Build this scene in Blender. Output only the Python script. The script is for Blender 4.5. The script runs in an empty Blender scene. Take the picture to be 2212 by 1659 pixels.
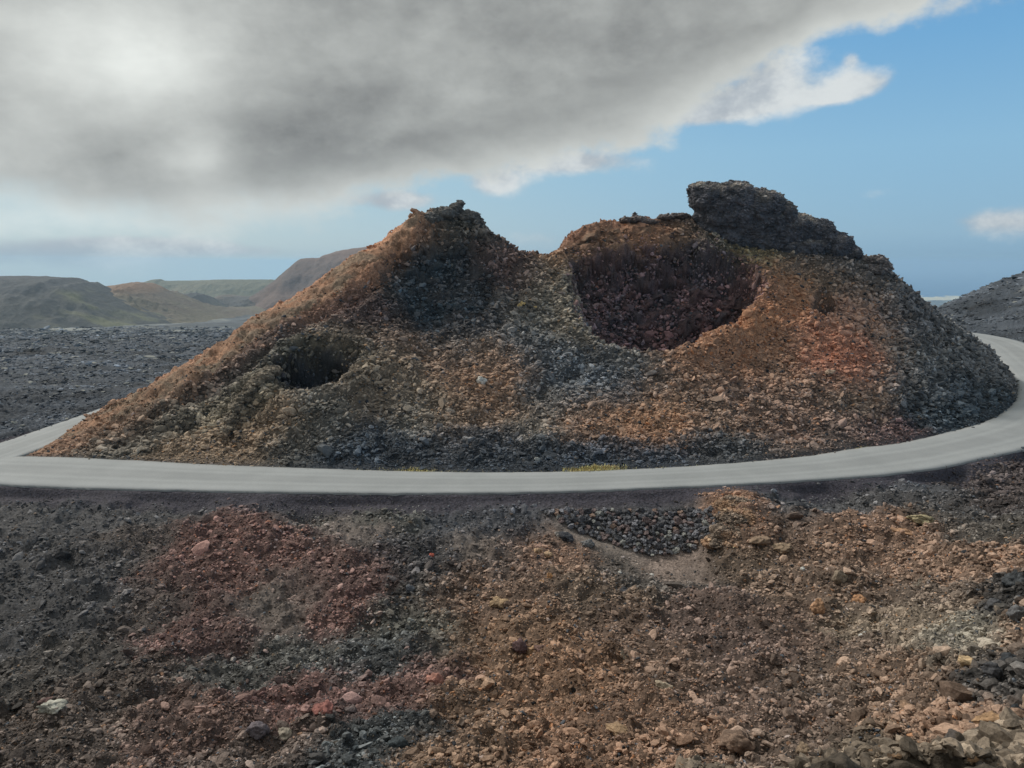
import bpy, math, random, time
_t0 = time.time()
def tick(s): print('T %.1f %s' % (time.time() - _t0, s))
import numpy as np
from mathutils import Vector
random.seed(7); RNG = np.random.default_rng(11)
scene = bpy.context.scene
col = scene.collection
PI = math.pi
# ------------------------------------------------------------------ camera model (reference frame 2212 x 1659)
CAMZ = 13.0; PITCH = math.radians(9.26); TANX = 0.6923
cp, sp = math.cos(PITCH), math.sin(PITCH)
def ray(u, v):
    a = (u - 1106.0) / 1106.0 * TANX; b = -(v - 829.5) / 1106.0 * TANX
    return a, cp + b * sp, -sp + b * cp
def P(u, v, y):
    dx, dy, dz = ray(u, v); t = y / dy
    return (dx * t, y, CAMZ + dz * t)
def Pz(u, v, z):
    dx, dy, dz = ray(u, v); t = (z - CAMZ) / dz
    return (dx * t, dy * t, z)
# ------------------------------------------------------------------ numpy noise
def _hash(ix, iy, iz, s):
    h = (ix.astype(np.int64) * 374761393 + iy.astype(np.int64) * 668265263 + iz.astype(np.int64) * 2147483647 + s * 1274126177) & 0xffffffff
    h = ((h ^ (h >> 13)) * 1274126177) & 0xffffffff
    h = ((h ^ (h >> 16)) * 2246822519) & 0xffffffff
    return (h ^ (h >> 15)) & 0xffffffff
def gnoise(x, y, z, s=0):
    x = np.asarray(x, float); y = np.asarray(y, float) + 0 * x; z = np.asarray(z, float) + 0 * x
    ix, iy, iz = np.floor(x), np.floor(y), np.floor(z)
    fx, fy, fz = x - ix, y - iy, z - iz
    ux, uy, uz = [f * f * f * (f * (f * 6 - 15) + 10) for f in (fx, fy, fz)]
    out = 0
    for dx in (0, 1):
        for dy in (0, 1):
            for dz in (0, 1):
                h = _hash(ix + dx, iy + dy, iz + dz, s)
                gx = (h & 1023) / 511.5 - 1; gy = ((h >> 10) & 1023) / 511.5 - 1; gz = ((h >> 20) & 1023) / 511.5 - 1
                w = (ux if dx else 1 - ux) * (uy if dy else 1 - uy) * (uz if dz else 1 - uz)
                out = out + w * (gx * (fx - dx) + gy * (fy - dy) + gz * (fz - dz))
    return out * 1.4
def fbm(x, y, z, octv=4, s=0, gain=.5, ridged=False):
    a = 1; o = 0; f = 1; n = 0
    for k in range(octv):
        g = gnoise(x * f, y * f, z * f, s + k * 17)
        if ridged: g = 1 - 2 * np.abs(g) * 1.6
        o = o + a * g; n += a; a *= gain; f *= 2.03
    return o / n
def cells(x, y, z, s=0):
    """distance to the nearest of jittered feature points, flattened lattice in z"""
    x = np.asarray(x, float)
    ix, iy, iz = np.floor(x), np.floor(y), np.floor(z)
    best = np.full(x.shape, 9.0); bid = np.zeros(x.shape)
    for dx in (-1, 0, 1):
        for dy in (-1, 0, 1):
            for dz in (-1, 0, 1):
                h = _hash(ix + dx, iy + dy, iz + dz, s)
                px = ix + dx + (h & 1023) / 1023.; py = iy + dy + ((h >> 10) & 1023) / 1023.; pz = iz + dz + ((h >> 20) & 1023) / 1023.
                d = (x - px) ** 2 + (y - py) ** 2 + (z - pz) ** 2
                m = d < best
                best = np.where(m, d, best); bid = np.where(m, (h >> 4) & 4095, bid)
    return np.sqrt(best), bid / 4095.
def sstep(x, a, b):
    t = np.clip((x - a) / (b - a), 0, 1); return t * t * (3 - 2 * t)
# ------------------------------------------------------------------ thin plate spline
class TPS:
    def __init__(self, pts, val, lam=1e-3):
        self.p = np.array(pts, float); n = len(self.p)
        K = self.k(self.p, self.p) + lam * np.eye(n)
        Q = np.c_[np.ones(n), self.p]
        A = np.block([[K, Q], [Q.T, np.zeros((3, 3))]])
        s = np.linalg.solve(A, np.r_[np.array(val, float), 0, 0, 0])
        self.w, self.c = s[:n], s[n:]
    def k(self, a, b):
        r2 = (a[:, 0, None] - b[None, :, 0]) ** 2 + (a[:, 1, None] - b[None, :, 1]) ** 2 + 1e-9
        return .5 * r2 * np.log(r2)
    def __call__(self, x, y):
        x = np.asarray(x, float); y = np.asarray(y, float); sh = x.shape
        q = np.c_[x.ravel(), y.ravel()]; out = np.empty(len(q))
        for i in range(0, len(q), 2000):
            s = q[i:i + 2000]
            out[i:i + 2000] = self.k(s, self.p) @ self.w + self.c[0] + s @ self.c[1:]
        return out.reshape(sh)
# ------------------------------------------------------------------ road centre line (x, y, z, half width)
ROAD = [(-120, 54.0, 0, 2.1), (-90, 50.3, 0, 2.1), (-60, 47.6, 0, 2.3), (-44, 46.5, 0, 2.5)]
for u_, vi, vo in ((0, 986, 1043), (200, 993, 1052), (400, 1003, 1058), (600, 1010, 1062), (800, 1016, 1065), (1000, 1020, 1065), (1200, 1019, 1062), (1400, 1012, 1055), (1600, 1000, 1046), (1800, 982, 1033), (1930, 963, 1019)):
    i_, o_ = Pz(u_, vi, .05), Pz(u_, vo, .05); hw_ = (i_[1] - o_[1]) / 2; ROAD.append(((i_[0] + o_[0]) / 2, (i_[1] + o_[1]) / 2, 0, hw_ * (1 - .0045 * max(i_[0], 0))))
ROAD = np.array(ROAD + [(29.5, 50.2, 0, 2.7), (35.8, 53.9, 0, 2.9), (41.5, 58.0, 0, 3.0), (47.3, 63.8, 0, 3.05), (52.8, 70.6, .2, 3.1), (58.6, 79.8, .6, 3.2), (64.0, 91, 1.2, 3.3), (68.3, 101, 1.7, 3.2), (70.6, 110, 2.0, 3.0), (70.3, 119, 2.1, 2.8), (67, 129, 2, 2.8), (60, 139, 1.5, 2.8)], float)
BACK = np.array([(-35.8, 45.6, 0, 2.0), (-35.5, 50, 0, 2.1), (-35.3, 55, 0, 2.05), (-35.2, 60, 0, 2.05), (-35.2, 66, 0, 2.05), (-35.0, 74, -.2, 2.1), (-33.5, 84, -.5, 2.1), (-29, 95, -.8, 2.1), (-20, 106, -1, 2.1), (-6, 114, -1, 2.1)], float)
def catmull(C, n=8):
    out = []
    for i in range(len(C) - 1):
        p0, p1, p2, p3 = C[max(i - 1, 0)], C[i], C[i + 1], C[min(i + 2, len(C) - 1)]
        for k in range(n):
            t = k / n
            out.append(.5 * ((2 * p1) + (-p0 + p2) * t + (2 * p0 - 5 * p1 + 4 * p2 - p3) * t * t + (-p0 + 3 * p1 - 3 * p2 + p3) * t ** 3))
    out.append(C[-1]); return np.array(out)
ROADC, BACKC = catmull(ROAD), catmull(BACK)
def road_dist(x, y):
    """signed-ish: distance beyond the edge of the carriageway, and its level"""
    best = np.full(x.shape, 1e9); lev = np.zeros(x.shape)
    for C in (ROADC[::4], BACKC[::4]):
        for a, b in zip(C[:-1], C[1:]):
            d = b[:2] - a[:2]; L = d @ d
            t = np.clip(((x - a[0]) * d[0] + (y - a[1]) * d[1]) / L, 0, 1)
            q = np.hypot(x - a[0] - t * d[0], y - a[1] - t * d[1]) - (a[3] + t * (b[3] - a[3]))
            m = q < best
            best = np.where(m, q, best); lev = np.where(m, a[2] + t * (b[2] - a[2]), lev)
    return best, lev
# ------------------------------------------------------------------ relief control points
pts = []
def c(u, v, y): pts.append(P(u, v, y))
def cz(u, v, z): pts.append(Pz(u, v, z))
def w(x, y, z): pts.append((x, y, z))
# base of the cone along the road
for u, v in ((45, 980), (200, 990), (400, 1001), (600, 1008), (800, 1014), (1000, 1018), (1200, 1017), (1400, 1010), (1600, 998), (1800, 981), (1950, 960), (2050, 937), (2130, 910), (2178, 884), (2200, 862)):
    cz(u, v, .05)
for x, y, z in ((50.2, 72.6, .3), (55, 81.5, .7), (60, 92, 1.3), (63.5, 100, 1.7), (66, 110, 2.1), (65, 119, 2.2), (50, 86, 2.6), (55, 97, 2.4)): w(x, y, z)
# skyline, each with points falling away behind it
SKY = [(120, 944, 52.5), (240, 876, 56), (400, 786, 59.5), (550, 690, 63), (700, 598, 66), (780, 548, 67.5), (840, 510, 68.5), (900, 464, 70), (960, 447, 71), (1010, 462, 71.3), (1040, 484, 71.5), (1080, 522, 72),
    (1120, 540, 73), (1160, 551, 74), (1200, 545, 74.5), (1225, 520, 75), (1255, 497, 75.5), (1300, 483, 76), (1400, 474, 77), (1480, 468, 77.5), (1600, 478, 78), (1720, 490, 78), (1800, 530, 77.5), (1850, 556, 76.5), (1910, 572, 75.5), (1935, 602, 75), (1965, 628, 75.5), (2020, 668, 77), (2080, 714, 79), (2130, 760, 82), (2172, 802, 79)]
for u, v, y in SKY:
    x, y, z = P(u, v, y); w(x, y, z)
    nx = -0.35 if u < 900 else (.5 if u > 1850 else 0)
    if z > 3:
        w(x * 1.07 + nx * 4, y + 5, z - 3.6); w(x * 1.15 + nx * 10, y + 13, max(z - 10, -.2)); w(x * 1.25 + nx * 16, y + 27, -.8)
    elif u < 900:
        w(x - 2.5, y + 3, .1)
for x, y, z in ((-33, 60, .3), (-33, 66, 0), (-33, 74, -.1), (-31.5, 84, -.4), (-27, 95, -.7)): w(x, y, z)
# left ridge (orange shoulder) and the dark slope inside it
for t in ((900, 500, 68.3), (830, 565, 66), (740, 640, 63.2), (620, 705, 60.5), (500, 790, 57.5), (380, 850, 55.2), (260, 915, 53)): c(*t)
for t in ((700, 690, 60.5), (640, 735, 58.8), (500, 830, 55.5), (400, 890, 53.3), (300, 940, 51.5), (470, 950, 49.8), (650, 960, 48.7), (560, 900, 51.6), (540, 850, 53.8), (590, 855, 52.6)): c(*t)
# hollow under the left peak
for t in ((985, 480, 70.4), (930, 540, 68.6), (1000, 545, 68.8), (880, 610, 66), (960, 610, 66.4), (1040, 610, 67), (920, 680, 63.2), (1000, 680, 63.6), (945, 718, 60.5), (850, 715, 60.2), (780, 690, 60.8), (760, 640, 62.6), (1100, 600, 69), (1080, 680, 64), (860, 755, 57.8), (1060, 740, 60)): c(*t)
# small crater on the left shoulder
for t in ((590, 835, 52.9), (640, 846, 52.6), (700, 832, 52.9), (765, 803, 54.3), (575, 795, 55.4), (640, 764, 57), (720, 766, 57.2), (780, 772, 56.8), (820, 790, 55.5)): c(*t)
for u, y, z in ((630, 54.4, 2.2), (680, 54.6, 2.1), (720, 55.2, 2.8)):
    a = ray(u, 830)[0] / ray(u, 830)[1]; w(a * y, y, z)
# saddle and body
for t in ((1150, 590, 70), (1150, 640, 66.5), (1150, 700, 62.8), (1180, 780, 58.6), (1050, 800, 57), (930, 820, 55.4), (820, 850, 53.4), (1100, 880, 53), (950, 890, 52), (780, 910, 50.6), (1250, 860, 54.3), (1400, 860, 54.8), (1300, 920, 51.4), (1120, 945, 49.6), (900, 950, 49), (750, 958, 48.5), (1400, 960, 49.2), (1550, 950, 50.2), (1550, 860, 55)): c(*t)
# banked verge of the dark front
for t in ((760, 985, 47.3), (1000, 975, 47.6), (1180, 965, 48), (1350, 978, 47.8), (1550, 975, 48.8)): c(*t)
# large crater: near rim, side rims, far rim, floor
for t in ((1215, 570, 72.6), (1235, 620, 69), (1243, 670, 65.5), (1260, 710, 62.6), (1310, 748, 60.6), (1400, 770, 59.4), (1470, 756, 60.2), (1540, 718, 62.2), (1610, 668, 65.2), (1658, 612, 69), (1640, 572, 71.4), (1560, 538, 73.4), (1480, 524, 74.2), (1400, 522, 74.2), (1320, 536, 73.4), (1262, 560, 72.4)): c(*t)
for t in ((1330, 580, 71.6), (1450, 580, 72.4), (1560, 600, 71.2), (1320, 650, 69.2), (1420, 650, 70), (1530, 660, 69), (1380, 720, 67.2), (1460, 720, 67.4)): c(*t)
for x, y, z in ((11.5, 64.2, 3.2), (14.2, 64.8, 3.0), (16.6, 66.2, 3.8), (18.6, 68.4, 5.4)): w(x, y, z)
# right shoulder
for t in ((1350, 505, 75.2), (1430, 500, 75.8), (1600, 525, 75.2), (1700, 560, 73.6), (1800, 585, 73), (1720, 610, 70.4), (1700, 680, 66.6), (1650, 740, 62.8), (1600, 790, 59.4), (1700, 830, 57.6), (1650, 900, 53.8), (1780, 900, 54.6), (1800, 780, 61), (1800, 700, 66), (1830, 640, 70), (1900, 650, 71), (1900, 720, 66.6), (1900, 820, 60.2), (1900, 900, 56.4), (1980, 680, 71.4), (1980, 760, 66.4), (1980, 850, 60.6), (2050, 760, 70), (2050, 850, 63), (2110, 850, 65.5), (2120, 800, 71), (2030, 920, 58)): c(*t)
for u, v, y in ((1775, 662, 67.6),): x, y, z = P(u, v, y); w(x, y, z - .55)
# foreground: foot of the road bank
for u, v in ((0, 1046), (300, 1058), (600, 1066), (1000, 1067), (1400, 1058), (1800, 1036), (2100, 1003), (2300, 975)):
    x, y, z = Pz(u, v, 0); w(x, y - .1, -.06); w(x * .985, y - 1.0, -.75); w(x * .95, y - 2.6, -.9)
# foreground surface
for t in ((-300, 1300, 30), (0, 1180, 34.5), (0, 1300, 29.5), (0, 1450, 23.5), (0, 1659, 17), (-300, 1659, 16), (300, 1180, 34.8), (300, 1350, 27.8), (300, 1550, 20.8), (550, 1140, 36.6), (550, 1250, 32), (550, 1450, 24.4), (550, 1659, 17.8), (800, 1180, 35), (800, 1300, 30), (800, 1400, 26.4), (800, 1550, 20.9), (1000, 1140, 37), (1000, 1230, 33),
          (1150, 1170, 36.2), (1100, 1300, 30), (1100, 1450, 24.2), (1100, 1659, 17.7), (1300, 1250, 32.4), (1350, 1400, 26.2), (1400, 1560, 20.4), (1600, 1300, 29.6), (1650, 1450, 23.6), (1650, 1659, 16.2), (1750, 1200, 33.6), (1800, 1120, 37.6), (1850, 1330, 27.4), (1950, 1130, 36), (1950, 1230, 31), (1950, 1450, 21.8), (1900, 1659, 14.4), (2100, 1080, 38.6), (2150, 1180, 31.2), (2100, 1300, 25.2), (2200, 1110, 34.8), (2160, 1400, 19.6), (2130, 1550, 14.6), (2212, 1659, 10.4), (2212, 1300, 21.5), (2400, 1200, 26), (2400, 1500, 14)): c(*t)
# pit with the stone revetment
for t in ((1240, 1102, 39.6), (1380, 1098, 39.9), (1500, 1096, 40), (1400, 1198, 37.2), (1480, 1192, 37.4), (1310, 1168, 38.0), (1255, 1150, 38.2), (1450, 1218, 36.5), (1370, 1212, 36.4), (1290, 1176, 36.9), (1490, 1228, 36.0), (1420, 1245, 34.9), (1530, 1170, 37.2), (1540, 1220, 35.6)): c(*t)
# orange hump right of the pit
for t in ((1590, 1068, 39.4), (1650, 1085, 38.8), (1570, 1110, 37.6), (1620, 1140, 36.6), (1560, 1180, 36), (1680, 1160, 35.8)): c(*t)
for x, y, z in ((0, 2, 10.6), (-15, 3, 9), (15, 3, 12.3), (-6, 8, 6.2), (6, 9, 6.2), (-25, 10, 3.5), (16, 10, 8), (25, 12, 8.5), (-60, 25, .5), (-70, 40, -.8), (50, 30, 3), (60, 45, 1.5), (70, 60, 1.5), (80, 80, 1.6), (-45, 62, -.6), (-42, 55, -.4), (-43, 75, -1.2), (-60, 75, -1.6), (-80, 62, -.6), (-80, 90, -3), (-45, 95, -2.5), (0, 118, -1.5), (40, 118, 0), (90, 110, 2.2), (-20, 125, -2.5)):
    w(x, y, z)
pts = np.array(pts)
NEAR = TPS(pts[:, :2], pts[:, 2], lam=.4)
# far relief in (x/y, ln y)
fp = []
def f(u, v, y):
    x, y, z = P(u, v, y); fp.append((x / y, math.log(y), z))
for u in (-400, 0, 250, 500):
    for v, y in ((852, 88), (808, 130), (772, 200), (744, 320), (722, 520), (708, 800), (700, 1050)): f(u, v + 0 * u, y)
for t in ((2212, 738, 112), (2300, 740, 105), (2212, 705, 140), (2212, 650, 190), (2212, 592, 250), (2330, 560, 260), (2500, 540, 270), (2150, 612, 246), (2100, 634, 240), (2060, 655, 236), (2025, 672, 225), (1980, 690, 215), (2150, 700, 150), (2100, 712, 140), (2100, 675, 175), (2040, 700, 175), (1900, 760, 160)): f(*t)
for a_ in (-1.1, -.7, -.35, 0, .35, .6, .8, 1.1):
    fp.append((a_, math.log(450 if a_ > 0 else 1500), -60 if a_ > 0 else -95)); fp.append((a_, math.log(3000), -235)); fp.append((a_, math.log(5000), -286)); fp.append((a_, math.log(6600), -291)); fp.append((a_, math.log(9000), -330))
for a_ in (-.25, 0, .25, .45): fp.append((a_, math.log(110), -1.5)); fp.append((a_, math.log(200), -9))
fp = np.array(fp); FAR = TPS(fp[:, :2] * [2, 1], fp[:, 2], lam=.02)
def H0(x, y):
    """smooth relief without small bumps"""
    x = np.asarray(x, float); y = np.asarray(y, float)
    k = sstep(y + .0 * x, 84, 118); k = np.maximum(k, sstep(np.abs(x + 10), 62, 95) * sstep(y, 60, 90))
    n = NEAR(x, y)
    fr = FAR(2 * x / np.maximum(y, 1), np.log(np.maximum(y, 30)))
    return n * (1 - k) + fr * k
def rim(*uv):
    return np.array([hit(u, v)[:2] for u, v in uv])
def edge_dist(x, y, poly):
    d = np.full(x.shape, 1e9)
    for a, b in zip(poly, np.roll(poly, -1, 0)):
        e = b - a; t = np.clip(((x - a[0]) * e[0] + (y - a[1]) * e[1]) / (e @ e + 1e-9), 0, 1)
        d = np.minimum(d, np.hypot(x - a[0] - t * e[0], y - a[1] - t * e[1]))
    return np.where(_inpoly(x, y, poly), d, -d)
PITS = []      # rim polygon, extra depth, slope width, colour (shade painted into hollows)
def pits(x, y):
    dz = np.zeros(x.shape); k = np.zeros(x.shape); cc = np.zeros(x.shape + (3,)); kd = np.ones(x.shape)
    for poly, dep, wid, hue_shade, dm in PITS:
        m = (x > poly[:, 0].min() - 2) & (x < poly[:, 0].max() + 2) & (y > poly[:, 1].min() - 2) & (y < poly[:, 1].max() + 2)
        if not m.any(): continue
        d = edge_dist(x[m], y[m], poly) + min(1, wid / 1.6) * fbm(x[m] / 2.2, y[m] / 2.2, 0, 5, 808, .6)
        dz[m] -= dep * sstep(d, 0, wid) - .22 * min(dep, 1) * np.exp(-((d + .3) / .7) ** 2)
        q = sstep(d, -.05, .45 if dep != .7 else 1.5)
        v_ = sstep(fbm(x[m] / 3.2, y[m] / 1.6, 0, 4, 828), -.22, .22)[:, None]; cc[m] = np.where(q[:, None] > k[m][:, None], np.array(hue_shade) * (1 + .9 * fbm(x[m] / 1.6, y[m] / 1.2, 0, 4, 818))[:, None] * (v_ * [1.15, 1.0, .95] + (1 - v_) * [.68, .85, .95]), cc[m]); k[m] = np.maximum(k[m], q); kd[m] = np.minimum(kd[m], 1 - (1 - dm) * q)
    return dz, k, cc, kd
LINES = []     # polyline in x,y ; height ; half width
def structure_lines(x, y):
    dz = np.zeros(x.shape)
    jx = .7 * fbm(x / 2.2, y / 2.2, 0, 4, 701, .6); jm = np.clip(.8 + 1.2 * fbm(x / 3, y / 3, 0, 3, 711), .1, 1.6)
    for poly, A_, W_2 in LINES:
        m = (x > poly[:, 0].min() - 3) & (x < poly[:, 0].max() + 3) & (y > poly[:, 1].min() - 3) & (y < poly[:, 1].max() + 3)
        d = np.full(m.sum(), 1e9); xm, ym = x[m] + jx[m], y[m] + jx[m] * .8
        for a, b in zip(poly[:-1], poly[1:]):
            e = b - a; t = np.clip(((xm - a[0]) * e[0] + (ym - a[1]) * e[1]) / (e @ e + 1e-9), 0, 1); d = np.minimum(d, np.hypot(xm - a[0] - t * e[0], ym - a[1] - t * e[1]))
        dz[m] += A_ * np.exp(-(d / W_2) ** 2) * jm[m]
    return dz
def in_cone(x, y):
    """inside the ring of road"""
    return _inpoly(x, y, CONE)
CONE = []
for s in ROADC:
    if s[0] > -33.6 and s[1] < 123: CONE.append((s[0], s[1], s[3]))
_c = []
for i, (x, y, hw) in enumerate(CONE):
    a = CONE[max(i - 1, 0)]; b = CONE[min(i + 1, len(CONE) - 1)]
    tx, ty = b[0] - a[0], b[1] - a[1]; L = math.hypot(tx, ty)
    _c.append((x - ty / L * (hw + .02), y + tx / L * (hw + .02)))
CONE = np.array(_c + [(40, 113), (10, 108), (-15, 101), (-27, 92), (-31.2, 83), (-32.9, 74), (-33.1, 66), (-33.1, 55), (-33.3, 49.2)])
def _inpoly(x, y, poly):
    r = np.zeros(np.shape(x), bool)
    j = len(poly) - 1
    for i in range(len(poly)):
        xi, yi = poly[i]; xj, yj = poly[j]
        if yi != yj:
            r ^= ((yi > y) != (yj > y)) & (x < (xj - xi) * (y - yi) / (yj - yi) + xi)
        j = i
    return r
_yy = np.concatenate([np.exp(np.linspace(math.log(8), math.log(125), 1300))])
def hit(u, v):
    dx, dy, dz = ray(u, v); Yq = _yy[::18]
    for k in range(3):
        t = Yq / dy; x = dx * t; z = CAMZ + dz * t
        below = H0(x, Yq) > z
        i = int(np.argmax(below)) if below.any() else len(Yq) - 1
        if k < 2: Yq = np.linspace(Yq[max(i - 1, 0)], Yq[i], 14)
    return (x[i], Yq[i], z[i])
# ------------------------------------------------------------------ surface field: display colour with its shading, stone cover, stone size
S = []
def s_(cols, *uv, dens=1.0, size=1.0, r=1.0):
    for u, v in uv: S.append((u, v, cols, dens, size, r))
s_((162, 108, 70), (900, 488), (840, 530), dens=.2, size=.6); s_((152, 102, 68), (740, 600), (640, 662), (790, 568), (690, 632), dens=.22, size=.6)
s_((142, 99, 70), (540, 728), (400, 812), (470, 768), dens=.35, size=.7); s_((128, 93, 68), (300, 878), (180, 930), (100, 965), (240, 915), dens=.6)
s_((72, 56, 55), (700, 650), (760, 660), (820, 690)); s_((50, 52, 58), (620, 715), (560, 745), size=1.1); s_((62, 60, 60), (500, 800), (450, 825), size=1.3); s_((78, 72, 64), (400, 870), (330, 905), (230, 950), (280, 940), size=1.7)
s_((112, 92, 72), (400, 960), (550, 940), (600, 900), (480, 975)); s_((100, 90, 74), (450, 900), (540, 840), (570, 830), size=1.2)
s_((34, 43, 48), (930, 570), (880, 620), (900, 590), (940, 640), (860, 600), (920, 660), (960, 600), (1000, 560)); s_((38, 40, 46), (980, 640), (940, 690), (1000, 600), (1030, 620), (910, 700), (980, 680), (1020, 650)); s_((74, 71, 64), (1000, 500), (980, 460), (960, 500), (1040, 500)); s_((88, 64, 58), (1060, 560), (1120, 600), (1045, 530)); s_((66, 59, 60), (1080, 650), (1020, 690)); s_((92, 75, 66), (820, 735), (740, 720))  # hollow under the peak: samples darkened to paint its shade
s_((36, 38, 44), (650, 800), (700, 800)); s_((44, 46, 50), (740, 785), (620, 780)); s_((105, 95, 74), (640, 758), (720, 760), (780, 768), size=.8)
s_((110, 88, 72), (900, 745), (1050, 765), (870, 735)); s_((82, 81, 81), (1150, 680), (1100, 710), (1000, 745)); s_((94, 86, 76), (1200, 600), (1180, 640)); s_((104, 94, 80), (1240, 650), (1225, 690), (1130, 660), size=1.2); s_((80, 81, 84), (1180, 760), (1130, 740)); s_((70, 77, 86), (1250, 775), (1350, 795), (1200, 800), (1300, 830))
s_((132, 100, 76), (1060, 830), (1030, 850), (1000, 790), (1100, 790)); s_((110, 94, 78), (950, 870), (800, 860), (780, 790), (860, 810)); s_((116, 93, 74), (1100, 880), (1000, 900)); s_((86, 85, 86), (1250, 850), (1180, 860), (1220, 830)); s_((98, 92, 84), (1150, 910), (700, 880), (900, 910)); s_((78, 75, 70), (650, 955), (700, 930))
s_((46, 54, 64), (750, 960), (720, 985), (800, 950)); s_((43, 50, 59), (850, 985), (900, 960), (1150, 975), (1050, 990)); s_((62, 64, 70), (1000, 955), (1080, 950)); s_((46, 53, 63), (1300, 985), (1450, 988), (1230, 975), (1380, 975)); s_((60, 62, 66), (1600, 980), (1530, 975)); s_((82, 70, 64), (1700, 972), (1800, 965))
s_((122, 95, 76), (1300, 895), (1250, 905)); s_((142, 102, 70), (1400, 925), (1350, 915), (1450, 900)); s_((112, 90, 75), (1500, 880), (1500, 820), (1400, 850)); s_((152, 106, 74), (1600, 765), (1560, 745), (1490, 775)); s_((176, 118, 74), (1650, 690), (1620, 720), (1690, 660)); s_((165, 112, 72), (1700, 625), (1690, 600), size=.8)
s_((130, 97, 75), (1700, 740), (1680, 790)); s_((162, 106, 76), (1800, 745), (1760, 720)); s_((178, 108, 76), (1835, 775), (1860, 760), (1800, 790)); s_((152, 110, 88), (1850, 700), (1820, 690), (1870, 665)); s_((112, 95, 82), (1880, 640), (1900, 780), (1890, 720)); s_((116, 92, 72), (1780, 600), (1750, 610)); s_((82, 76, 74), (1720, 560), (1800, 570), (1850, 600)); s_((118, 102, 66), (1600, 535), (1640, 555), size=.7)
s_((110, 86, 72), (1750, 860), (1650, 900), (1600, 840), (1700, 920)); s_((108, 90, 76), (1850, 880), (1800, 830), (1870, 830)); s_((88, 70, 63), (1760, 935), (1860, 930))
s_((76, 74, 76), (1950, 680), (1940, 650), (1990, 710), size=1.3); s_((80, 79, 80), (2050, 760), (2000, 760), size=1.4); s_((72, 72, 74), (2000, 820), (1950, 830), (2100, 790), size=1.4); s_((50, 58, 66), (2050, 860), (2100, 840), (2000, 900), size=1.4); s_((38, 49, 58), (2080, 900), (2150, 860), (2060, 920), size=1.3); s_((72, 54, 56), (1920, 945), (1970, 935))
s_((48, 47, 52), (1330, 560), (1290, 590), (1320, 600), size=1.2); s_((64, 46, 52), (1450, 580), (1400, 640), (1360, 650)); s_((55, 45, 52), (1550, 600), (1590, 640), (1620, 610)); s_((52, 39, 47), (1500, 680), (1400, 720), (1440, 700), (1540, 680), (1350, 710)); s_((60, 58, 62), (1480, 560), (1540, 555)); s_((88, 80, 70), (1250, 690), (1290, 735), (1262, 640)); s_((84, 78, 72), (1400, 775), (1340, 765))
s_((128, 84, 60), (1270, 510), (1240, 535), dens=.6, size=.7); s_((142, 92, 62), (1350, 500), (1430, 490), (1390, 510), dens=.6, size=.7); s_((122, 97, 66), (1330, 528), (1450, 512), (1240, 570)); s_((70, 66, 66), (1470, 480), (1560, 500))
# foreground
s_((70, 70, 74), (200, 1100), (50, 1110), (400, 1095), dens=.45, size=.8); s_((66, 66, 70), (50, 1200), (200, 1230), (200, 1320), (80, 1350), dens=.5); s_((72, 68, 66), (100, 1450), (250, 1420), dens=.8, size=1.1); s_((78, 69, 66), (300, 1180), (330, 1300), dens=.7)
s_((106, 72, 65), (450, 1150), (550, 1130), (500, 1180), (420, 1190)); s_((108, 75, 68), (520, 1220), (640, 1170), (400, 1240), (600, 1200), (700, 1220)); s_((92, 82, 77), (600, 1270), (560, 1330), (640, 1300), dens=.35, size=.8); s_((96, 68, 64), (450, 1340), (380, 1380), (480, 1380)); s_((116, 80, 74), (750, 1300), (780, 1280), (730, 1330)); s_((98, 72, 68), (800, 1240), (700, 1260)); s_((98, 88, 84), (720, 1145), (760, 1160), dens=.4, size=.8); s_((80, 80, 77), (850, 1110), (650, 1095), dens=.7)
s_((84, 72, 66), (100, 1530), (250, 1500), (180, 1620)); s_((98, 74, 66), (400, 1520), (350, 1600), (480, 1560)); s_((104, 72, 68), (650, 1500), (560, 1500), (700, 1480)); s_((76, 77, 76), (600, 1420), (500, 1440), (700, 1400)); s_((66, 71, 75), (800, 1420), (850, 1380), (760, 1440)); s_((56, 63, 68), (820, 1560), (900, 1580), (780, 1620)); s_((108, 77, 71), (900, 1480), (930, 1440), (870, 1500)); s_((90, 76, 70), (650, 1610), (500, 1630))
s_((62, 62, 67), (900, 1250), (850, 1200), (930, 1200), size=1.2); s_((82, 82, 76), (850, 1340), (950, 1340), (900, 1300), size=1.2); s_((66, 70, 80), (1000, 1140), (1080, 1110), (1140, 1120), (1000, 1100), dens=.6); s_((60, 66, 76), (600, 1080), (1000, 1082), (1400, 1078), (200, 1066), (1700, 1070), (1950, 1046), dens=.35, size=.7)
s_((90, 76, 70), (1100, 1195), (1050, 1180)); s_((132, 98, 76), (1180, 1180), (1170, 1200), (1230, 1210)); s_((114, 88, 70), (1050, 1290), (1150, 1280), (980, 1260)); s_((102, 84, 68), (1300, 1280), (1220, 1250)); s_((120, 90, 64), (1100, 1400), (1000, 1350), (1160, 1350)); s_((126, 92, 64), (1250, 1450), (1150, 1500), (1200, 1420)); s_((110, 84, 62), (1000, 1500), (1050, 1570), (960, 1620)); s_((118, 86, 62), (1200, 1600), (1300, 1620)); s_((108, 84, 68), (1400, 1380), (1350, 1330), (1450, 1450)); s_((118, 88, 66), (1400, 1560), (1500, 1600))
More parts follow.
